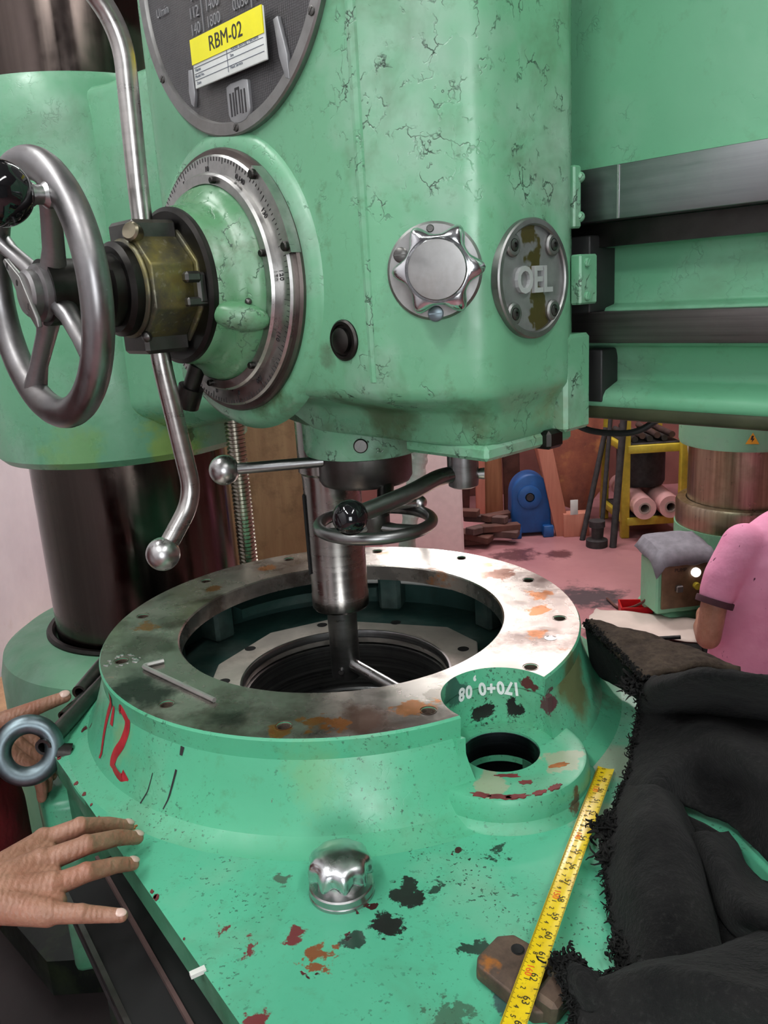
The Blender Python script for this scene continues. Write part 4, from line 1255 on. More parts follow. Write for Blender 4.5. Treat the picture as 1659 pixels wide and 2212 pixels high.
mb = MB(); mb.loft([flute(.0300, .0200, .0040, .0035), flute(.0330, .0205, .0048, .0040), flute(.0332, .0250, .0048, .002), flute(.0330, .0320, .0036), flute(.0322, .0358, .0026), flute(.0298, .0395, .0016), flute(.0255, .0425, .0007), flute(.0185, .0448, .0005), flute(.0100, .0458, .0), flute(.0005, .0462, 0)], B)
obj('fluted_cap', mb, 'cap_chrome', bc, ang=1.2)
# tape measure blade
tp = thing('tape_measure', 'yellow steel tape measure blade laid across the green deck', 'tape measure', (.15, .7, DZ))
A0 = Vector((.251, .882, .8765)); A1 = Vector((.061, .480, .8985)); TL = (A1 - A0).length
td = (A1 - A0).normalized(); tn = Vector((0, 0, 1)); tside = tn.cross(td).normalized(); tn = td.cross(tside).normalized()
TW = .0195
def tpt(s, w):                                      # s metres along, w across (-1..1)
    c = A0 + td * s + Vector((0, 0, .004 * sin(PI * min(1, s / TL))))
    return c + tside * (w * TW / 2) + tn * (.0016 * (1 - w * w) - .0008) * -1.0
mb = MB(); rings = []
for i in range(41):
    s = TL * i / 40
    top = [tpt(s, -1 + 2 * k / 8) for k in range(9)]; bot = [q - tn * .0004 for q in reversed(top)]
    rings.append(top + bot)
mb.loft(rings); obj('blade', mb, 'tape_yellow', tp, ang=.7)
mk = MB(); mr_ = MB()
inch0 = .016
for k in range(0, 270):
    s = inch0 + k * .0254 / 16
    if s > TL - .002: break
    l = .42 if k % 16 == 0 else (.3 if k % 8 == 0 else (.22 if k % 4 == 0 else .14))
    a = tpt(s, 1 - .02) + tn * .0002; b = tpt(s, 1 - l) + tn * .0002; d = td * (.0003 if k % 16 else .0005)
    mk.add([a - d, a + d, b + d, b - d], [(0, 1, 2, 3)], smooth=False)
for k in range(0, 460):
    s = .006 + k * .001
    if s > TL - .002: break
    l = .42 if k % 10 == 0 else (.26 if k % 5 == 0 else .16)
    a = tpt(s, -1 + .02) + tn * .0002; b = tpt(s, -1 + l) + tn * .0002; d = td * .00022
    mk.add([a - d, a + d, b + d, b - d], [(0, 1, 2, 3)], smooth=False)
o = obj('tick_marks', mk, 'tape_ink', tp, recalc=False); o['kind'] = 'stuff'
for n in range(49, 65):
    s = inch0 + (n - 49) * .0254 + .013
    if s > TL - .01: break
    text('inch_numeral', str(n), frame(tpt(s, .28) + tn * .0004, tn, td), .0095, 'tape_ink', tp, .0001)
for n in range(125, 166):
    s = .006 + (n - 125) * .01 - .003
    if s < 0 or s > TL - .006: continue
    big = n % 10 == 0
    text('centimetre_numeral', str(n) if big else str(n % 10), frame(tpt(s, -.30) + tn * .0004, tn, td), .0088 if big else .0062, 'tape_red' if big else 'tape_ink', tp, .0001)

# eye bolt
eb = thing('eye_bolt', 'large forged eye bolt sticking out at the deck corner', 'eye bolt', (-.50, 1.01, .87))
EO = Vector((-.503, 1.003, .880)); ed = Vector((.75, .45, -.25)).normalized()
q = frame(EO, Vector((.32, -.86, .40)), Vector((.86, .32, 0)))
obj('eye', MB().torus(.0335, .0128, 64, 20, q @ Matrix.Diagonal((1.0, 1.03, 1, 1))), 'eye_steel', eb)
mb = MB(); e_in = q.to_3x3() @ Vector((.94, -.35, 0)); mb.tube([EO + e_in * .038, EO + e_in * .055], [.014, .016], 18); mb.tube([EO + e_in * .055, EO + e_in * .1], .010, 16); obj('shank', mb, 'steel_black', eb)
# three loose tubes
def rod(name, a, b, r, mat, label, ri=None):
    a, b = Vector(a), Vector(b); mb = MB(); L = (b - a).length
    ri = ri or r * .62
    mb.lathe([(r, 0), (r, L), (ri, L), (ri, 0)], 24, frame(a, b - a, (0, 0, 1)), closed=True)
    mb.lathe([(ri, L * .5), (0, L * .5)], 20, frame(a, b - a, (0, 0, 1)))
    return tag(obj(name, mb, mat), label, 'tube', 'loose tubes beside the ring')


rod('steel_tube', (-.482, 1.003, .8825), (-.452, 1.262, .8825), .0118, 'steel_dark', 'longest and thickest dark tube leaning past the eye bolt on the deck')
rod('steel_tube', (-.492, 1.100, .8775), (-.466, 1.235, .8775), .0072, 'steel_dark', 'thinnest dark tube lying between the two thicker tubes')
rod('steel_tube', (-.488, 1.163, .8830), (-.480, 1.34, .8830), .0112, 'steel_dark', 'short hollow tube with a bright rim touched by the thumb')
mb = MB(); mb.lathe([(.004, 0), (.004, .012), (.003, .014), (0, .014)], 12, frame((-.415, 1.055, .8755), (.9, .3, 0), (0, 0, 1))); mb.lathe([(.007, -.004), (.007, 0), (0, 0)], 6, frame((-.415, 1.055, .8755), (.9, .3, 0), (0, 0, 1)))
tag(obj('small_bolt', mb, 'steel'), 'tiny bright bolt lying in the shade of the tubes', 'bolt')
# rusty bracket under the tape
rb = thing('rusty_bracket', 'rusty steel bracket with one hole lying under the tape measure', 'bracket', (.095, .58, DZ))
q = T(.095, .578, DZ + .010) @ RZ(-.75) @ RY(.12)
mb = MB(); mb.prism([(-.036, -.018), (-.03, -.026), (.030, -.030), (.044, -.016), (.046, .016), (.02, .028), (-.026, .024), (-.036, .012)], -.010, .006, q); bo = obj('plate', mb, 'bracket_rust', None, bevel=.002)
attach(bo, rb)
mb = MB(); mb.lathe([(.0, .0062), (.0062, .0062), (.005, .0055), (.0048, .007), (.004, .0066), (0, .0066)], 16, q @ T(-.014, .012, 0)); obj('bolt_hole', mb, 'pitch', rb)
mb = MB(); mb.cbox((.034, 0, .006), (.022, .05, .024), .004, q); obj('upturned_end', mb, 'bracket_rust', rb)
# ------------------------------------------------------------------ black cloth thrown over the right of the casing
NET_BACK = [
    [(0.314, 0.940, 0.965), (0.312, 0.872, 1.000), (0.341, 0.823, 1.030), (0.367, 0.791, 1.040), (0.418, 0.765, 1.040)],
    [(0.300, 0.907, 0.962), (0.299, 0.835, 1.005), (0.328, 0.792, 1.035), (0.354, 0.761, 1.045), (0.403, 0.737, 1.045)],
    [(0.308, 0.931, 0.920), (0.333, 0.910, 0.930), (0.382, 0.904, 0.930), (0.426, 0.887, 0.930), (0.473, 0.859, 0.930)],
    [(0.289, 0.892, 0.905), (0.314, 0.855, 0.925), (0.344, 0.810, 0.955), (0.352, 0.738, 0.970), (0.383, 0.686, 0.970)],
    [(0.269, 0.841, 0.900), (0.278, 0.767, 0.935), (0.332, 0.816, 0.900), (0.368, 0.776, 0.900), (0.355, 0.646, 0.950)],
    [(0.248, 0.804, 0.890), (0.268, 0.751, 0.930), (0.309, 0.780, 0.890), (0.343, 0.751, 0.885), (0.365, 0.658, 0.890)],
]
NET_FRONT = [
    [(0.255, 0.821, 0.890), (0.259, 0.768, 0.925), (0.275, 0.758, 0.930), (0.306, 0.807, 0.890)],
    [(0.226, 0.764, 0.890), (0.232, 0.700, 0.935), (0.260, 0.690, 0.940), (0.302, 0.748, 0.890)],
    [(0.204, 0.712, 0.885), (0.221, 0.652, 0.930), (0.263, 0.649, 0.930), (0.299, 0.703, 0.880)],
    [(0.193, 0.654, 0.880), (0.208, 0.599, 0.925), (0.256, 0.601, 0.920), (0.283, 0.640, 0.880)],
    [(0.184, 0.597, 0.880), (0.205, 0.563, 0.910), (0.252, 0.565, 0.905), (0.269, 0.585, 0.880)],
    [(0.177, 0.560, 0.878), (0.203, 0.546, 0.890), (0.251, 0.552, 0.885), (0.272, 0.555, 0.880)],
]
NET_CURL = [
    [(0.290, 0.741, 0.885), (0.294, 0.693, 0.920), (0.337, 0.737, 0.885)],
    [(0.286, 0.680, 0.888), (0.286, 0.644, 0.932), (0.338, 0.716, 0.885)],
    [(0.283, 0.640, 0.885), (0.283, 0.607, 0.935), (0.333, 0.685, 0.886)],
    [(0.286, 0.605, 0.885), (0.282, 0.573, 0.940), (0.341, 0.653, 0.888)],
    [(0.305, 0.577, 0.890), (0.304, 0.549, 0.945), (0.368, 0.639, 0.890)],
]
NET_UNDER = [
    [(0.296, 0.800, 0.877), (0.330, 0.755, 0.877), (0.342, 0.727, 0.877)],
    [(0.285, 0.715, 0.877), (0.312, 0.705, 0.877), (0.326, 0.690, 0.877)],
    [(0.278, 0.649, 0.877), (0.310, 0.652, 0.877), (0.358, 0.661, 0.877)],
    [(0.263, 0.588, 0.877), (0.294, 0.586, 0.877), (0.359, 0.602, 0.877)],
]
NET_LOW = [
    [(0.206, 0.567, 0.895), (0.245, 0.566, 0.900), (0.274, 0.563, 0.915), (0.326, 0.562, 0.930)],
    [(0.166, 0.550, 0.900), (0.197, 0.522, 0.935), (0.229, 0.496, 0.950), (0.274, 0.464, 0.960)],
    [(0.137, 0.541, 0.900), (0.186, 0.500, 0.945), (0.216, 0.466, 0.965), (0.259, 0.437, 0.970)],
    [(0.128, 0.524, 0.890), (0.179, 0.488, 0.920), (0.215, 0.461, 0.930), (0.263, 0.439, 0.930)],
    [(0.117, 0.493, 0.880), (0.169, 0.475, 0.880), (0.219, 0.464, 0.880), (0.272, 0.450, 0.880)],
]
NET_CORNER = [
    [(0.126, 0.566, 0.900), (0.135, 0.545, 0.915), (0.150, 0.548, 0.900)],
    [(0.126, 0.551, 0.900), (0.133, 0.525, 0.920), (0.152, 0.540, 0.900)],
    [(0.128, 0.533, 0.890), (0.139, 0.518, 0.900), (0.157, 0.517, 0.900)],
]
NET_MATR = [
    [(0.300, 1.133, 0.880), (0.330, 1.069, 0.880), (0.350, 1.018, 0.880)],
    [(0.283, 1.101, 0.970), (0.297, 1.004, 0.970), (0.310, 0.918, 0.970)],
    [(0.281, 1.074, 0.985), (0.297, 0.985, 0.985), (0.306, 0.901, 0.985)],
    [(0.300, 1.062, 0.985), (0.348, 0.992, 0.985), (0.380, 0.918, 0.985)],
    [(0.328, 1.045, 0.980), (0.382, 0.984, 0.980), (0.422, 0.910, 0.980)],
]

def surf(net, nu=10, nv=10):
    rows = [bez(r, nu) for r in net]
    cols = [bez([r[i] for r in rows], nv) for i in range(len(rows[0]))]
    return [[cols[i][j] for i in range(len(cols))] for j in range(len(cols[0]))]


def sheet(name, net, mat, parent, amp=.004, seed=0, th=.005, nu=16, nv=14, rag=.006, ragside=(0,)):
    g = surf(net, nu, nv); mb = MB(); J, I = len(g), len(g[0])
    vs = []
    for j in range(J):
        for i in range(I):
            p = g[j][i].copy()
            q = Vector((p.x * 26 + seed * 7.1, p.y * 26, p.z * 10)); d = mnoise.noise(q) * amp + mnoise.noise(q * 2.7) * amp * .5 + mnoise.noise(q * 7.0) * amp * .22
            p.z += d
            if i == 0 and 0 in ragside or i == I - 1 and 1 in ragside or j == 0 and 2 in ragside or j == J - 1 and 3 in ragside:
                p += Vector((mnoise.noise(q * 6), mnoise.noise(q * 6 + Vector((9, 3, 1))), 0)) * rag
            p.z = max(p.z, DZ + .004)
            vs.append(p)
    fs = [(j * I + i, j * I + i + 1, (j + 1) * I + i + 1, (j + 1) * I + i) for j in range(J - 1) for i in range(I - 1)]
    mb.add(vs, fs)
    o = obj(name, mb, mat, parent, recalc=True)
    s = o.modifiers.new('thick', 'SOLIDIFY'); s.thickness = th; s.offset = 0
    return o, g


cl = thing('black_cloth', 'heavy black frayed cloth bunched on the right of the green deck', 'cloth', (.35, .75, DZ))
_, gb = sheet('back_fold', NET_BACK, 'black_cloth', cl, .004, 1, ragside=(0,))
_, gf = sheet('front_panel', NET_FRONT, 'black_cloth', cl, .003, 2, ragside=(0, 3))
sheet('hollow_backing', NET_UNDER, 'black_cloth', cl, .001, 6, th=.003, ragside=())  # dark sheet added to blacken the shaded hollows between the folds
_, gc = sheet('curled_fold', NET_CURL, 'black_cloth', cl, .002, 3, ragside=())
_, gl = sheet('lower_fold', NET_LOW, 'black_cloth', cl, .003, 4, ragside=(0,))
_, gk = sheet('torn_corner', NET_CORNER, 'black_cloth', cl, .003, 5, ragside=(0, 2))
# frayed threads along the torn edges
random.seed(11); mb = MB()


def fray(c, out, n, spread, ln, r=.0009):
    """short curly threads that leave the torn edge"""
    for _ in range(int(n * 2.2)):
        p = Vector(c) + Vector((random.gauss(0, spread * .8), random.gauss(0, spread * .8), abs(random.gauss(0, spread * .35))))
        p.z = max(p.z, DZ + .002)
        d = (Vector(out) * .8 + Vector((random.gauss(0, .6), random.gauss(0, .6), random.gauss(0, .4)))).normalized()
        l = ln * random.uniform(.5, 1.5) / 5; pts = [p]
        turn = Vector((random.gauss(0, 1), random.gauss(0, 1), random.gauss(0, 1))) * .55
        for _k in range(5):
            d = (d + turn.cross(d) + Vector((random.gauss(0, .25), random.gauss(0, .25), random.gauss(0, .25) - .12))).normalized()
            q = pts[-1] + d * l; q.z = max(q.z, DZ + .0015); pts.append(q)
        rr = r * random.uniform(.45, 1.0)
        mb.tube(pts, [rr * 1.2, rr * 1.2, rr * 1.1, rr, rr * .8, rr * .4], 4)


for j in range(0, len(gf), 1): fray(gf[j][0], (-1, .1, 0), 5, .002, .009, .0011)
for j in range(0, len(gb), 1): fray(gb[j][0], (-1, .2, 0), 5, .002, .009, .0011)
for j in range(0, len(gl), 1): fray(gl[j][0], (-1, .3, 0), 5, .002, .009, .0011)
for j in range(0, len(gk), 1): fray(gk[j][0], (-1, .4, .2), 6, .002, .009, .0011)
fray((.305, .915, .965), (-.6, .3, .5), 260, .013, .011, .0019)
fray((.222, .742, .893), (-1, .2, 0), 260, .010, .012, .0019)
fray((.216, .705, .890), (-1, -.4, 0), 120, .009, .014, .0018)
fray((.188, .590, .885), (-1, .3, 0), 80, .007, .010, .0016)
fray((.130, .555, .905), (-.8, .5, .3), 120, .007, .009, .0016)
o = obj('frayed_threads', mb, 'fringe', cl, recalc=False, ang=3.3); o['kind'] = 'stuff'

# fuzzy brown-topped pad at the far right of the deck
pd = thing('dusty_pad', 'brown dusty pad with a black fuzzy edge right behind the ring', 'pad', (.36, 1.0, DZ))
_, gm = sheet('pad_cover', NET_MATR[1:], 'brown_dust', pd, .004, 8, th=.008, ragside=())
_, gs = sheet('pad_side', NET_MATR[:2], 'black_cloth', pd, .003, 9, th=.006, ragside=())
mb = MB(); random.seed(21)
for row in (gm[2], gm[12]):
    for k in range(len(row)):
        fray(row[k], (-.6, 0, .4), 26, .0035, .0045, .0013)
o = obj('fuzzy_edge', mb, 'fringe', pd, recalc=False, ang=3.3); o['kind'] = 'stuff'
# ------------------------------------------------------------------ people
def capsule(mb, a, b, ra, rb, n=14, sq=1.0):
    a, b = Vector(a), Vector(b)
    mb.tube([a, a.lerp(b, .5), b], [ra, (ra + rb) / 2, rb], n, flat=sq)
    mb.sphere(a, ra, n, 8); mb.sphere(b, rb, n, 8)


def chain(mb, pts, rad, n=14):
    for (a, ra), (b, rb) in zip(zip(pts, rad), zip(pts[1:], rad[1:])): capsule(mb, a, b, ra, rb, n)


def remesh(name, mb, voxel, smooth, mat, parent, fac=.5):
    o = obj(name, mb, mat, None, recalc=False)
    r = o.modifiers.new('r', 'REMESH'); r.mode = 'VOXEL'; r.voxel_size = voxel; r.use_smooth_shade = True
    s = o.modifiers.new('s', 'SMOOTH'); s.factor = fac; s.iterations = smooth
    apply_mods(o)
    for p in o.data.polygons: p.use_smooth = True
    if not o.data.materials: o.data.materials.append(MAT[mat])
    if parent is not None: attach(o, parent)
    return o


def join(o, others):
    bm = bmesh.new(); bm.from_mesh(o.data)
    for q in others:
        n0 = len(bm.verts); bm.from_mesh(q.data); bm.verts.ensure_lookup_table()
        d = Vector(q.location) - Vector(o.location)
        for v in list(bm.verts)[n0:]: v.co += d
        me = q.data; bpy.data.objects.remove(q); bpy.data.meshes.remove(me)
    bm.to_mesh(o.data); bm.free()
    for p in o.data.polygons: p.use_smooth = True


# --- the worker at the left: both hands on the casing
w1 = thing('person', 'person in a dark red shirt with both hands resting on the green casing', 'person', (-.80, .95, 0))
IDX = [(-0.3770, 0.7480, 0.9180), (-0.3439, 0.7640, 0.9215), (-0.3244, 0.7916, 0.9030), (-0.3103, 0.8088, 0.8875)]
MID = [(-0.3638, 0.7080, 0.9220), (-0.3245, 0.7270, 0.9250), (-0.3065, 0.7661, 0.9040), (-0.2936, 0.7859, 0.8880)]
RIN = [(-0.3431, 0.6800, 0.9160), (-0.3156, 0.6965, 0.9160), (-0.2975, 0.7261, 0.9000), (-0.2861, 0.7424, 0.8880)]
PIN = [(-0.3375, 0.6530, 0.9080), (-0.3068, 0.6515, 0.9060), (-0.2886, 0.6557, 0.9000), (-0.2722, 0.6577, 0.8960)]
WR = Vector((-.4160, .6520, .930))
mb = MB()
for f, rr in ((IDX, (.0115, .0098, .0085, .0072)), (MID, (.0120, .0102, .0089, .0075)), (RIN, (.0115, .0098, .0085, .0072)), (PIN, (.0105, .0088, .0077, .0066))):
    chain(mb, f, rr)
    capsule(mb, WR + (Vector(f[0]) - WR) * .12, f[0], .0195, .0130)
    k = Vector(f[1]); mb.sphere(k + Vector((0, 0, .0006)), rr[1] * 1.06, 12, 8)
    mb.sphere(Vector(f[0]) + Vector((0, 0, .002)), rr[0] * 1.1, 12, 8)
for a, b in ((IDX, MID), (MID, RIN), (RIN, PIN)):
    c = (Vector(a[0]) + Vector(b[0])) / 2
    capsule(mb, WR.lerp(c, .25), c + (c - WR) * .06 - Vector((0, 0, .003)), .0175, .0105)
# thumb tucked along the far side, below
chain(mb, [WR + Vector((.0, .02, -.008)), (-.405, .725, .897), (-.380, .768, .884), (-.358, .786, .878)], (.017, .0135, .0110, .0085))
# tendons
for f in (IDX, MID, RIN, PIN): capsule(mb, WR.lerp(Vector(f[0]), .3) + Vector((0, 0, .0135)), Vector(f[0]) + Vector((0, 0, .0068)), .0042, .0052, 8)
ELB = Vector((-.68, .60, 1.05))
mb.tube([WR + Vector((.01, .001, 0)), WR.lerp(ELB, .12), WR.lerp(ELB, .35), WR.lerp(ELB, .7), ELB], [.0275, .0275, .032, .043, .042], 24, flat=.85)
handR = remesh('body', mb, .0017, 5, 'skin', None)
LW = Vector((-.632, 1.065, .872))
mb = MB()
chain(mb, [LW + Vector((.01, .0, 0)), (-.566, 1.088, .884), (-.5240, 1.118, .8885), (-.4985, 1.1355, .8905)], (.019, .0140, .0108, .0092))
for k, (dy, dz) in enumerate(((.052, -.010), (.030, -.020), (.008, -.026), (-.014, -.028))):
    m0 = Vector((-.560, 1.075 + dy, .862 + dz * .6)); m1 = Vector((-.527, 1.078 + dy, .838 + dz)); m2 = Vector((-.524, 1.078 + dy, .812 + dz)); m3 = Vector((-.527, 1.078 + dy, .794 + dz))
    chain(mb, [m0, m1, m2, m3], (.0125, .0100, .0088, .0074)); capsule(mb, LW, m0, .0205, .0135)
EL2 = Vector((-.78, 1.13, 1.03))
mb.tube([LW + Vector((.01, 0, 0)), LW.lerp(EL2, .15), LW.lerp(EL2, .4), LW.lerp(EL2, .75), EL2], [.0275, .028, .033, .043, .042], 24)
handL = remesh('arm', mb, .0022, 5, 'skin', None)
mb = MB()   # neck and head
mb.tube([(-.90, .97, 1.38), (-.87, .97, 1.50), (-.85, .97, 1.58)], [.065, .055, .055], 20)
mb.sphere((-.84, .97, 1.655), .085, 28, 18, (1.08, .88, 1.28)); mb.sphere((-.79, .97, 1.60), .05, 20, 12, (.9, .9, .9)); mb.sphere((-.745, .97, 1.645), .016, 12, 8, (1.1, .8, 1.5))
for s in (-1, 1): mb.sphere((-.85, .97 + s * .078, 1.65), .028, 12, 8, (.7, .35, 1.1))
for s in (-1, 1): mb.sphere((-.762, .97 + s * .032, 1.668), .014, 10, 8)
mb.loft([[(x + rx * cos(2 * PI * i / 24), .97 + ry * sin(2 * PI * i / 24), z) for i in range(24)] for x, z, rx, ry in ((-.74, .95, .09, .15), (-.80, 1.10, .09, .15), (-.86, 1.30, .09, .165), (-.89, 1.40, .06, .10))])
for sh, el, wr_ in (((-.87, .77, 1.36), ELB, WR), ((-.87, 1.17, 1.36), EL2, LW)):
    chain(mb, [(-.87, .97, 1.33), sh, el, Vector(el).lerp(wr_, .12)], (.07, .05, .036, .034), 18)
headm = remesh('head', mb, .008, 3, 'skin', None)
boolean(handR, handL, 'UNION') if False else None
boolean(headm, handL, 'UNION'); boolean(handR, headm, 'UNION')
for p in handR.data.polygons: p.use_smooth = True
attach(handR, w1)
mb = MB(); mb.sphere((-.85, .97, 1.685), .09, 28, 18, (1.08, .92, 1.12)); obj('hair', mb, 'hair', w1)
mb = MB()
mb.loft([[(x + rx * cos(2 * PI * i / 28), 1.0 + ry * sin(2 * PI * i / 28), z) for i in range(28)] for x, z, rx, ry in ((-.70, .64, .150, .20), (-.695, .74, .145, .20), (-.71, .88, .125, .185), (-.78, 1.05, .12, .175), (-.84, 1.22, .12, .19), (-.88, 1.36, .10, .20), (-.89, 1.44, .06, .12))])
for sh, el in (((-.87, .77, 1.37), ELB), ((-.87, 1.17, 1.37), EL2)):
    capsule(mb, sh, el, .066, .056, 20); e2 = Vector(el).lerp(WR if el is ELB else LW, .34); capsule(mb, el, e2, .056, .047, 20)
remesh('shirt', mb, .009, 4, 'red_shirt', w1)
mb = MB()
for s in (-1, 1): mb.tube([(-.71, .97 + s * .09, .78), (-.74, .97 + s * .10, .5), (-.76, .97 + s * .10, .07)], [.1, .08, .062], 20)
obj('trousers', mb, 'trouser', w1)
for s in (-1, 1):
    mb = MB(); mb.sphere((-.72, .97 + s * .10, .045), .06, 20, 12, (2.1, .85, .75)); obj('shoe', mb, 'junk', w1)
# nails of the right hand (and the left thumb)
for f, r in ((IDX, .0072), (MID, .0075), (RIN, .0072), (PIN, .0064)):
    a, b = Vector(f[2]), Vector(f[3]); d = (b - a).normalized(); up = Vector((0, 0, 1)); n = (up - d * up.dot(d)).normalized()
    n = (n + Vector((.1, -.30, 0))).normalized(); n = (n - d * n.dot(d)).normalized()
    q = frame(b + n * (r * .80) - d * .0012, n, d); mb = MB()
    mb.sphere((0, 0, 0), r * .98, 16, 10, (.98, .72, .32), q); obj('nail', mb, 'nail', w1)
a, b = Vector((-.5240, 1.118, .8885)), Vector((-.4985, 1.1355, .8905)); d = (b - a).normalized(); n = Vector((.1, -.45, .9)); n = (n - d * n.dot(d)).normalized()
mb = MB(); mb.sphere((0, 0, 0), .0085, 16, 10, (1.0, .78, .35), frame(b + n * .0073 - d * .001, n, d)); obj('nail', mb, 'nail', w1)

# --- the worker in pink, sitting on the floor with the back to us
w2 = thing('person', 'person in a pink spotted t-shirt squatting with the back turned to us', 'person', (1.40, 2.75, 0))
mb = MB()
chain(mb, [(1.150, 2.675, .40), (1.128, 2.665, .33), (1.112, 2.66, .215)], (.044, .045, .043), 18)
chain(mb, [(1.112, 2.66, .215), (1.15, 2.80, .19), (1.20, 2.92, .18)], (.043, .036, .026), 18)
chain(mb, [(1.20, 2.92, .18), (1.225, 2.98, .17), (1.25, 3.02, .15)], (.03, .03, .02), 14)
for k in range(4): chain(mb, [(1.235, 2.99 + .012 * k, .17 - .01 * k), (1.28, 3.03 + .01 * k, .15 - .01 * k), (1.30, 3.03 + .01 * k, .12 - .01 * k)], (.010, .009, .008), 10)
chain(mb, [(1.66, 2.72, .50), (1.72, 2.70, .33), (1.70, 2.74, .23), (1.62, 2.9, .2), (1.55, 2.98, .18)], (.052, .047, .043, .033, .024), 18)
mb.tube([(1.46, 2.77, .58), (1.475, 2.80, .66), (1.485, 2.83, .72)], [.06, .055, .055], 20)
mb.sphere((1.50, 2.88, .80), .088, 24, 16, (.9, 1.05, 1.25)); mb.sphere((1.50, 2.965, .78), .016, 10, 8)
for s in (-1, 1): mb.sphere((1.50 + s * .08, 2.88, .79), .026, 10, 8, (.4, .7, 1.1))
remesh('body', mb, .0075, 4, 'skin', w2)
mb = MB(); mb.sphere((1.50, 2.865, .825), .094, 24, 16, (.92, 1.05, 1.15)); obj('hair', mb, 'hair', w2)
mb = MB()
def tor(x, y, z, rx, ry): return [(x + rx * cos(2 * PI * i / 32), y + ry * sin(2 * PI * i / 32), z) for i in range(32)]
mb.loft([tor(1.40, 2.78, .02, .235, .16), tor(1.395, 2.765, .10, .232, .155), tor(1.40, 2.74, .24, .225, .145), tor(1.41, 2.72, .38, .225, .14), tor(1.42, 2.72, .48, .225, .13), tor(1.435, 2.735, .56, .20, .115), tor(1.45, 2.75, .615, .13, .09), tor(1.46, 2.765, .64, .07, .065)])
capsule(mb, (1.25, 2.72, .525), (1.165, 2.685, .43), .082, .066, 22); capsule(mb, (1.165, 2.685, .43), (1.142, 2.672, .375), .066, .062, 22)
capsule(mb, (1.62, 2.73, .52), (1.70, 2.70, .38), .078, .062, 22)
remesh('shirt', mb, .009, 16, 'pink_shirt', w2)
mb = MB(); ad = (Vector((1.128, 2.665, .33)) - Vector((1.165, 2.685, .43))).normalized()
mb.lathe([(.064, -.010), (.065, 0), (.064, .012), (.056, .012), (.056, -.010)], 28, frame(Vector((1.1325, 2.668, .345)), ad, (1, 0, 0)), closed=True); obj('cuff', mb, 'cuff', w2)
mb = MB()
for s in (-1, 1):
    capsule(mb, (1.41 + s * .10, 2.82, .11), (1.45 + s * .10, 3.10, .28), .095, .072, 20); capsule(mb, (1.45 + s * .10, 3.10, .28), (1.45 + s * .10, 3.12, .07), .07, .055, 20)
mb.sphere((1.41, 2.80, .10), .19, 24, 14, (1.0, .85, .5))
remesh('trousers', mb, .014, 3, 'trouser', w2)
for s in (-1, 1):
    mb = MB(); mb.sphere((1.45 + s * .10, 3.17, .045), .058, 18, 10, (.85, 2., .75)); obj('shoe', mb, 'junk', w2)
# ------------------------------------------------------------------ background of the workshop
def bxobj(name, c, d, mat, parent=None, M=None, bevel=.004):
    mb = MB(); mb.box((0, 0, 0), d, (M if M is not None else T(*c))); return obj(name, mb, mat, parent, bevel=bevel)


def lean(name, a, b, w, t, mat, nrm=(0, -1, 0)):
    """plank from a to b, w wide, t thick"""
    a, b = Vector(a), Vector(b); q = frame((a + b) / 2, Vector(nrm), b - a); L = (b - a).length
    mb = MB(); mb.box((0, 0, 0), (L, w, t), q); return obj(name, mb, mat, bevel=.003)


# brown board behind the lead screw
tag(lean('plywood_board', (-.43, 2.62, 0), (-.43, 2.86, 1.75), .56, .02, 'plywood'), 'stained brown plywood board standing behind the elevating screw', 'board')
# pale cabinet between spindle and planks
cb = thing('cabinet', 'pale pink painted cabinet standing behind the small hand wheel', 'cabinet', (.27, 4.3, 0))
bxobj('carcass', (.20, 4.42, .6), (.44, .40, 1.2), 'white_panel', cb)
bxobj('door', (.20, 4.21, .6), (.42, .018, 1.14), 'white_panel', cb)
bxobj('handle', (.38, 4.195, .75), (.012, .014, .1), 'steel', cb)
# ribbed white hose
mb = MB(); c0 = Vector((.087, 1.80, 1.135)); c1 = Vector((.122, 1.80, 1.30)); n = 26
pts = []; rad = []
p = bez([Vector((.0, 1.90, .0)), Vector((.01, 1.88, .30)), Vector((.04, 1.83, .80)), Vector((.085, 1.82, 1.08)), Vector((.115, 1.82, 1.20)), Vector((.13, 1.82, 1.32))], 30)
for i, q in enumerate(p): pts.append(q); rad.append(.0205 if (i // 2) % 2 else .0178)
mb.tube(pts, rad, 18)
tag(obj('ribbed_hose', mb, 'hose_white', ang=.2), 'white ribbed hose rising behind the lever post', 'hose')
# planks and boards at the back wall
for (a, b, w, mt, lb) in (((.72, 5.0, 0), (.70, 5.45, 1.7), .13, 'wood', 'wide brown plank leaning on the back wall left of the blue pump'),
                          ((.63, 4.95, 0), (.655, 5.4, 1.5), .06, 'wood_pink', 'narrow orange plank leaning at the back left of the blue pump'),
                          ((.86, 5.1, 0), (.84, 5.5, 1.8), .11, 'wood_dark', 'dark plank leaning on the back wall above the blue pump'),
                          ((.53, 5.2, 0), (.60, 5.5, 1.3), .09, 'wood_dark', 'dark plank leaning beside the pale cabinet'),
                          ((1.055, 4.52, 0), (.86, 4.80, .98), .085, 'wood_pink', 'long pinkish plank leaning across in front of the rusty sheet')):
    tag(lean('plank', a, b, w, .028, mt), lb, 'plank', 'planks leaning at the back')
tag(lean('timber_block', (1.05, 4.66, .07), (1.20, 4.66, .07), .14, .08, 'wood_pink'), 'short timber block on the floor below the rusty sheet', 'timber')
mb = MB(); mb.prism([(-.05, .18), (.16, .09), (.27, .22), (.33, .95), (-.22, .95)], -.006, .006, T(1.05, 4.80, 0) @ RX(PI / 2 - .16)); tag(obj('rusty_sheet', mb, 'rust_sheet', bevel=.002), 'red brown rusty steel sheet leaning behind the pinkish plank', 'steel sheet')
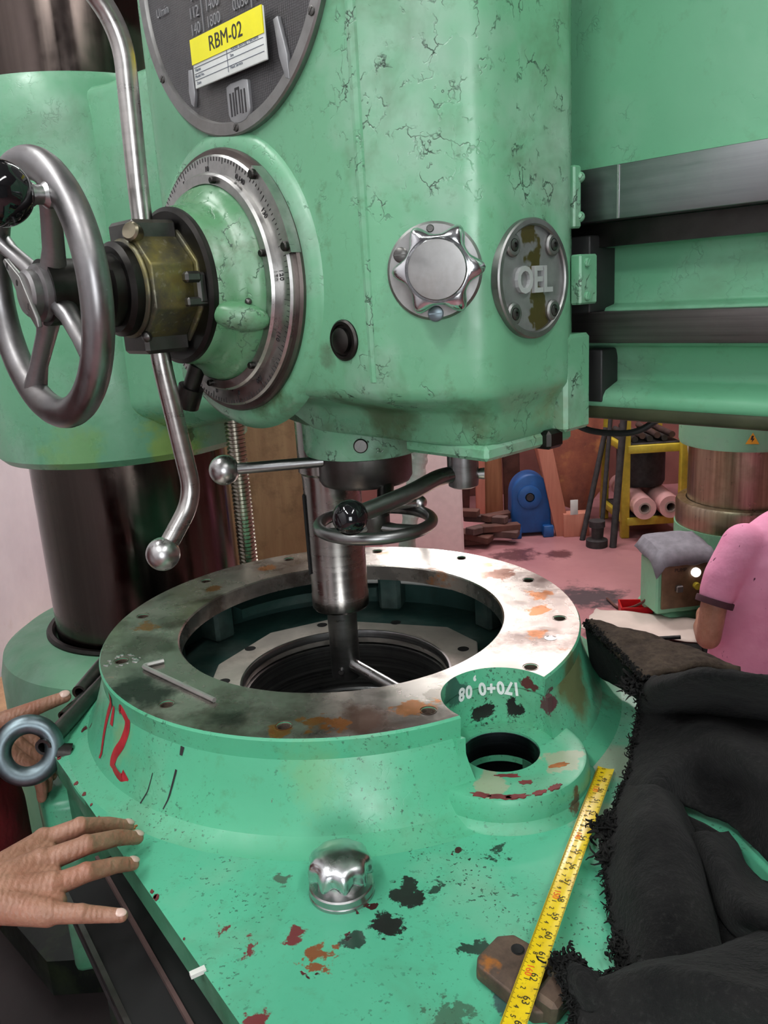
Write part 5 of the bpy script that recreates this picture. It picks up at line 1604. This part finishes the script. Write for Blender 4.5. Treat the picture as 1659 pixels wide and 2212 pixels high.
# blue pump
bp_ = thing('pump', 'blue painted pump housing standing on the floor before the planks', 'pump', (.87, 4.75, 0))
mb = MB(); pr = [(.115 * cos(PI * i / 24), .25 + .13 * sin(PI * i / 24)) for i in range(25)]; pr = [(.12, .02), *pr, (-.12, .02)]
mb.prism(pr, -.07, .07, T(.87, 4.75, 0) @ RX(PI / 2)); obj('housing', mb, 'blue_paint', bp_, bevel=.012)
mb = MB(); mb.lathe([(.07, 0), (.07, .012), (.05, .02), (.028, .02), (.026, 0), (0, 0)], 32, frame((.86, 4.678, .245), (0, -1, 0), (1, 0, 0))); obj('cover', mb, 'blue_paint', bp_)
mb = MB(); mb.lathe([(.026, .006), (.02, .024), (0, .024)], 20, frame((.86, 4.678, .245), (0, -1, 0), (1, 0, 0))); obj('shaft_end', mb, 'junk', bp_)
for x in (.775, .965): bxobj('foot', (x, 4.74, .035), (.06, .2, .07), 'blue_paint', bp_, bevel=.006)
# heap of offcuts left of it
random.seed(4)
for k in range(9):
    x, y = random.uniform(.44, .70), random.uniform(4.55, 4.8); h = .03 + .035 * (k // 2)
    q = T(x, y, h) @ RZ(random.uniform(-.9, .9)) @ RY(random.uniform(-.12, .12)); mb = MB(); mb.cbox((0, 0, 0), (random.uniform(.16, .30), random.uniform(.05, .1), .04), .004, q)
    tag(obj('wood_offcut', mb, ('wood_dark', 'junk_brown')[k % 2]), 'dark wood offcut in the heap beside the blue pump', 'offcut', 'heap of dark wood offcuts')
# dark poles leaning by the rack
for k, (a, b, r, lb) in enumerate((((1.21, 4.42, 0), (1.335, 4.62, .95), .013, 'thin black pole leaning against the left post of the yellow rack'), ((1.27, 4.38, 0), (1.36, 4.50, .75), .02, 'thick black pole standing closest to the yellow rack'), ((1.14, 4.55, 0), (1.32, 4.72, .62), .016, 'short black pole slanting before the rusty sheet'))):
    mb = MB(); mb.tube([a, b], r, 12); tag(obj('steel_pole', mb, 'junk'), lb, 'pole', 'black poles leaning by the rack')
mb = MB(); mb.lathe([(.06, 0), (.06, .04), (.03, .05), (.03, .11), (.045, .115), (.045, .15), (0, .15)], 20, T(1.19, 4.42, 0)); tag(obj('scrap_fitting', mb, 'junk'), 'small dark pipe fitting on the floor at the foot of the poles', 'fitting')
bxobj('paper_tag', (1.105, 4.60, .1855), (.045, .004, .09), 'tag_white')
tag(bpy.data.objects['paper_tag'], 'small white card standing on the timber block below the rusty sheet', 'tag')
bpy.data.objects['paper_tag'].name = 'label_card'
# yellow rack
rk = thing('rack', 'yellow angle-iron rack standing at the back wall', 'rack', (1.56, 4.75, 0))
for x, y in ((1.385, 4.55), (1.70, 4.50), (1.385, 4.98), (1.70, 4.95)): bxobj('post', (x, y, .75), (.045, .045, 1.5), 'yellow_paint', rk)
for z in (.10, .52, 1.0):
    bxobj('beam', (1.545, 4.53, z), (.31, .03, .045), 'yellow_paint', rk); bxobj('beam', (1.545, 4.965, z), (.31, .03, .045), 'yellow_paint', rk)
    for x in (1.385, 1.70): bxobj('side_beam', (x, 4.76, z), (.03, .40, .04), 'yellow_paint', rk)
bxobj('shelf', (1.545, 4.75, .545), (.30, .42, .01), 'junk', rk); bxobj('shelf', (1.545, 4.75, .125), (.30, .42, .01), 'junk', rk)
for k, (x, lb) in enumerate(((1.465, 'left of two pink film rolls on the low shelf of the yellow rack'), (1.612, 'right of two pink film rolls on the low shelf of the yellow rack'))):
    r = thing('film_roll', lb, 'roll', (x, 4.56, .13), 'film rolls on the yellow rack'); q = frame((x, 4.44, .197), (.06, 1, .0), (1, 0, 0))
    mb = MB(); mb.lathe([(.064, 0), (.064, .62), (.034, .62), (.034, 0)], 32, q, closed=True); obj('film', mb, 'pink_film', r)
    mb = MB(); mb.lathe([(.034, -.002), (.034, .6), (.024, .6), (.024, -.002)], 24, q, closed=True); obj('core', mb, 'roll_core', r)
mb = MB(); mb.lathe([(.0, 0), (.13, .0), (.14, .02), (.14, .26), (.13, .28), (0, .28)], 32, T(1.545, 4.78, .265) @ T(0, 0, 0)); tag(obj('drum', mb, 'junk'), 'dark drum resting on the film rolls in the yellow rack', 'drum')
random.seed(9)
for k in range(6):
    x = 1.44 + .042 * k; mb = MB(); mb.tube([(x, 4.56, .57 + .018 * (k % 2)), (x + random.uniform(-.02, .02), 4.95, .57 + .018 * (k % 2))], .018, 12)
    tag(obj('pipe_offcut', mb, ('junk', 'junk_brown')[k % 2]), 'dark pipe offcut lying on the upper shelf of the yellow rack', 'pipe', 'pipe offcuts on the rack')
mb = MB(); mb.tube([(1.695, 4.44, .62), (1.735, 4.44, .30)], .012, 10); tag(obj('white_stick', mb, 'hose_white'), 'thin white stick leaning against the right post of the yellow rack', 'stick')

# second radial drill at the right
d2 = thing('second_drill', 'second green drill column with tan steel post behind the pink shirt', 'drill', (1.67, 3.68, 0)); D2 = T(1.67, 3.68, 0)
obj('collar', MB().lathe([(.25, .705), (.285, .705), (.29, .72), (.29, 1.35), (.25, 1.35)], 72, D2, closed=True), 'green_mint', d2)
obj('post', MB().lathe([(.245, .30), (.245, 2.2), (0, 2.2)], 72, D2), 'tan_column', d2)
obj('clamp_ring', MB().lathe([(.25, .32), (.292, .32), (.295, .33), (.295, .425), (.288, .438), (.25, .44)], 72, D2, closed=True), 'tan_column', d2)
obj('foot', MB().lathe([(.30, 0), (.30, .325), (0, .325)], 64, D2), 'green_mint', d2)
q = frame(Vector((1.67, 3.68, .765)) + Vector((-.33, -.94, 0)).normalized() * .2915, (-.33, -.94, 0), (.94, -.33, 0))
mb = MB(); mb.prism([(-.027, -.022), (.027, -.022), (0, .027)], 0, .0015, q); ws = obj('warning_sticker', mb, 'warning', d2, label='orange warning triangle')
mb = MB(); mb.prism([(-.004, .014), (.005, .014), (.001, .002), (.008, .002), (-.004, -.016), (-.001, -.004), (-.008, -.004)], .0015, .002, q); obj('bolt_symbol', mb, 'ink', ws)
cbx = thing('control_box', 'green framed control box with a lit white button before the second drill', 'control box', (1.27, 3.28, 0)); q = T(1.245, 3.28, .186) @ RZ(.12)
mb = MB(); mb.cbox((0, .06, -.01), (.24, .16, .23), .008, q); obj('frame', mb, 'green_mint', cbx)
mb = MB(); mb.box((0, -.024, 0), (.20, .012, .20), q); pn = obj('panel', mb, 'panel_brown', cbx, bevel=.002)
mb = MB(); mb.lathe([(.02, 0), (.02, .012), (.012, .018), (0, .018)], 20, q @ T(.045, -.03, .055) @ RX(PI / 2)); obj('lit_button', mb, 'button_glow', pn, label='glowing white button')
mb = MB(); mb.cbox((-.028, -.038, -.01), (.03, .02, .03), .004, q @ T(0, 0, 0) @ RY(0)); obj('selector', mb, 'alu_plate', pn)
mb = MB(); mb.lathe([(.015, 0), (.015, .02), (0, .02)], 16, q @ T(.05, -.03, -.005) @ RX(PI / 2)); obj('yellow_button', mb, 'yellow_paint', pn)
text('panel_lettering', 'PUMP', q @ T(-.02, -.031, .07) @ RX(PI / 2), .022, 'ink', pn, .0003)
mb = MB()
g = []
for j in range(9):
    row = []
    for i in range(15):
        u, v = i / 14, j / 8; x = -.135 + .27 * u; y = -.045 + .22 * v
        z = .147 + .03 * v + .012 * mnoise.noise(Vector((u * 4, v * 4, 2))) - (.05 * max(0, .18 - v) / .18 if True else 0) - .04 * max(0, u - .8) - .05 * max(0, .15 - u) / .15
        row.append(q @ Vector((x, y, z)))
    g.append(row)
mb.add([p for r in g for p in r], [(j * 15 + i, j * 15 + i + 1, (j + 1) * 15 + i + 1, (j + 1) * 15 + i) for j in range(8) for i in range(14)])
o = obj('grey_rag', mb, 'grey_cloth'); s = o.modifiers.new('t', 'SOLIDIFY'); s.thickness = .006; tag(o, 'grey rag laid over the top of the control box', 'rag')
pb = thing('pedal_base', 'low green machine foot with a black knob beside the paper sheet', 'machine foot', (1.22, 3.36, 0))
mb = MB(); mb.cbox((0, 0, .03), (.30, .26, .06), .02, T(1.30, 3.42, 0) @ RZ(.2)); obj('plate', mb, 'green_mint', pb)
mb = MB(); mb.lathe([(.03, .058), (.03, .075), (.034, .08), (.034, .095), (.026, .10), (0, .10)], 24, T(1.215, 3.36, 0)); obj('knob', mb, 'junk', pb)
mb = MB(); mb.tube(bez([(1.20, 3.28, .22), (1.16, 3.30, .16), (1.10, 3.38, .06), (1.04, 3.46, .012), (1.02, 3.6, .008)], 8), .006, 8); tag(obj('cord', mb, 'wood_dark'), 'brown cord running from the control box down to the floor', 'cord')
rt = thing('parts_tray', 'small red plastic tray on the floor beside the paper sheet', 'tray', (1.09, 3.44, 0)); q = T(1.095, 3.42, 0) @ RZ(-.15)
mb = MB(); mb.box((0, 0, .006), (.13, .10, .008), q); obj('bottom', mb, 'red_plastic', rt)
for c, d in (((0, -.05, .025), (.13, .006, .045)), ((0, .05, .025), (.13, .006, .045)), ((-.065, 0, .025), (.006, .10, .045)), ((.065, 0, .025), (.006, .10, .045))):
    mb = MB(); mb.box(c, d, q); obj('side', mb, 'red_plastic', rt)
# paper sheet
g = []
for j in range(9):
    g.append([])
    for i in range(19):
        u, v = i / 18, j / 8
        a = Vector((.80, 3.22, 0)).lerp(Vector((1.22, 3.00, 0)), u); b = Vector((.92, 3.42, 0)).lerp(Vector((1.34, 3.22, 0)), u); p = a.lerp(b, v)
        p += Vector((mnoise.noise(Vector((u * 9, v * 9, 1))), mnoise.noise(Vector((u * 9, v * 9, 5))), 0)) * .012
        p.z = .034 + .016 * mnoise.noise(Vector((u * 5, v * 3, 7))); g[-1].append(p)
mb = MB(); mb.add([p for r in g for p in r], [(j * 19 + i, j * 19 + i + 1, (j + 1) * 19 + i + 1, (j + 1) * 19 + i) for j in range(8) for i in range(18)])
o = obj('paper_sheet', mb, 'paper'); s = o.modifiers.new('t', 'SOLIDIFY'); s.thickness = .003; tag(o, 'crumpled pale paper sheet spread on the floor beside the squatting person', 'paper')
# tools on the floor
tl = thing('tool_case', 'open black tool case on the floor below the paper sheet', 'tool case', (1.02, 2.96, 0)); q = T(1.02, 2.95, 0) @ RZ(-.35)
mb = MB(); mb.cbox((0, 0, .022), (.44, .15, .044), .008, q); obj('shell', mb, 'tool_black', tl)
mb = MB(); mb.cbox((.07, .01, .05), (.22, .10, .014), .004, q); obj('lid', mb, 'tool_black', tl)
mb = MB(); mb.cbox((-.12, -.03, .048), (.14, .03, .010), .003, q); obj('clasp', mb, 'steel_dark', tl)
for a, b, r, mt, lb, nm in (((.82, 3.02, .012), (1.06, 2.90, .012), .011, 'hose_white', 'long white rod lying before the black tool case', 'measuring_rod'), ((1.07, 2.895, .014), (1.14, 2.86, .014), .016, 'steel', 'short bright steel rod end lying before the black tool case', 'steel_rod'),
                            ((.78, 3.10, .01), (.95, 3.00, .01), .009, 'junk_brown', 'thin brown stick lying at the left of the tool case', 'wooden_stick'), ((.86, 3.12, .012), (1.14, 2.99, .07), .008, 'tool_black', 'thin black bar lying across the tool case', 'black_bar')):
    mb = MB(); mb.tube([a, b], r, 12); tag(obj(nm, mb, mt), lb, 'rod')
mb = MB(); mb.box((0, 0, .006), (.32, .10, .012), T(1.22, 2.78, 0) @ RZ(-.42)); tag(obj('wooden_batten', mb, 'wood_pink', bevel=.002), 'pale wooden slat on the floor left of the pink shirt', 'slat')
# things at the lower left: dark floor clutter
tb = thing('red_toolbox', 'dark red metal toolbox on the floor under the left hand', 'toolbox', (-.46, .72, 0))
bxobj('box', (-.50, .70, .14), (.36, .22, .26), 'red_shirt', tb); bxobj('lid', (-.50, .70, .285), (.37, .23, .03), 'red_shirt', tb)
mb = MB(); mb.tube(bend([(-.58, .70, .30), (-.58, .70, .345), (-.42, .70, .345), (-.42, .70, .30)], .02), .007, 10); obj('handle', mb, 'steel', tb)
random.seed(17)
for k in range(7):
    a = Vector((random.uniform(-.55, -.25), random.uniform(.30, .55), .02 + .012 * k)); d = Vector((random.uniform(-.2, .25), random.uniform(.05, .25), 0)); mb = MB(); mb.tube([a, a + d], random.uniform(.007, .012), 10)
    tag(obj('scrap_rod', mb, ('steel_dark', 'junk')[k % 2]), 'scrap rod in the dark heap on the floor below the ledge', 'rod', 'scrap rods on the dark floor')
bxobj('kerb_strip', (XL + .10, 2.6, .09), (.16, 2.0, .18), 'plywood')
tag(bpy.data.objects['kerb_strip'], 'tan timber lying along the foot of the white wall', 'timber')
bpy.data.objects['kerb_strip'].name = 'timber_beam'

# ceiling fittings that carry the tube lights
for (lx, ly, lz, lr, lp, lc) in LAMPS:
    f = thing('ceiling_lamp', 'twin tube fluorescent fitting under the workshop ceiling', 'lamp', (lx, ly, lz), 'fluorescent ceiling fittings'); q = T(lx, ly, lz) @ RZ(lr)
    mb = MB(); mb.cbox((0, 0, .03), (.2, 1.34, .06), .01, q); obj('housing', mb, 'white_panel', f)
    for y in (-.5, .5):
        if lz < 3.0: mb = MB(); mb.tube([q @ Vector((0, y, .05)), q @ Vector((0, y, ZC - lz + .01))], .006, 8); obj('hanger', mb, 'steel_dark', f)
    for x in (-.055, .055):
        mb = MB(); mb.tube([q @ Vector((x, -.62, -.02)), q @ Vector((x, .62, -.02))], .014, 12); obj('tube', mb, 'lamp_glow', f)
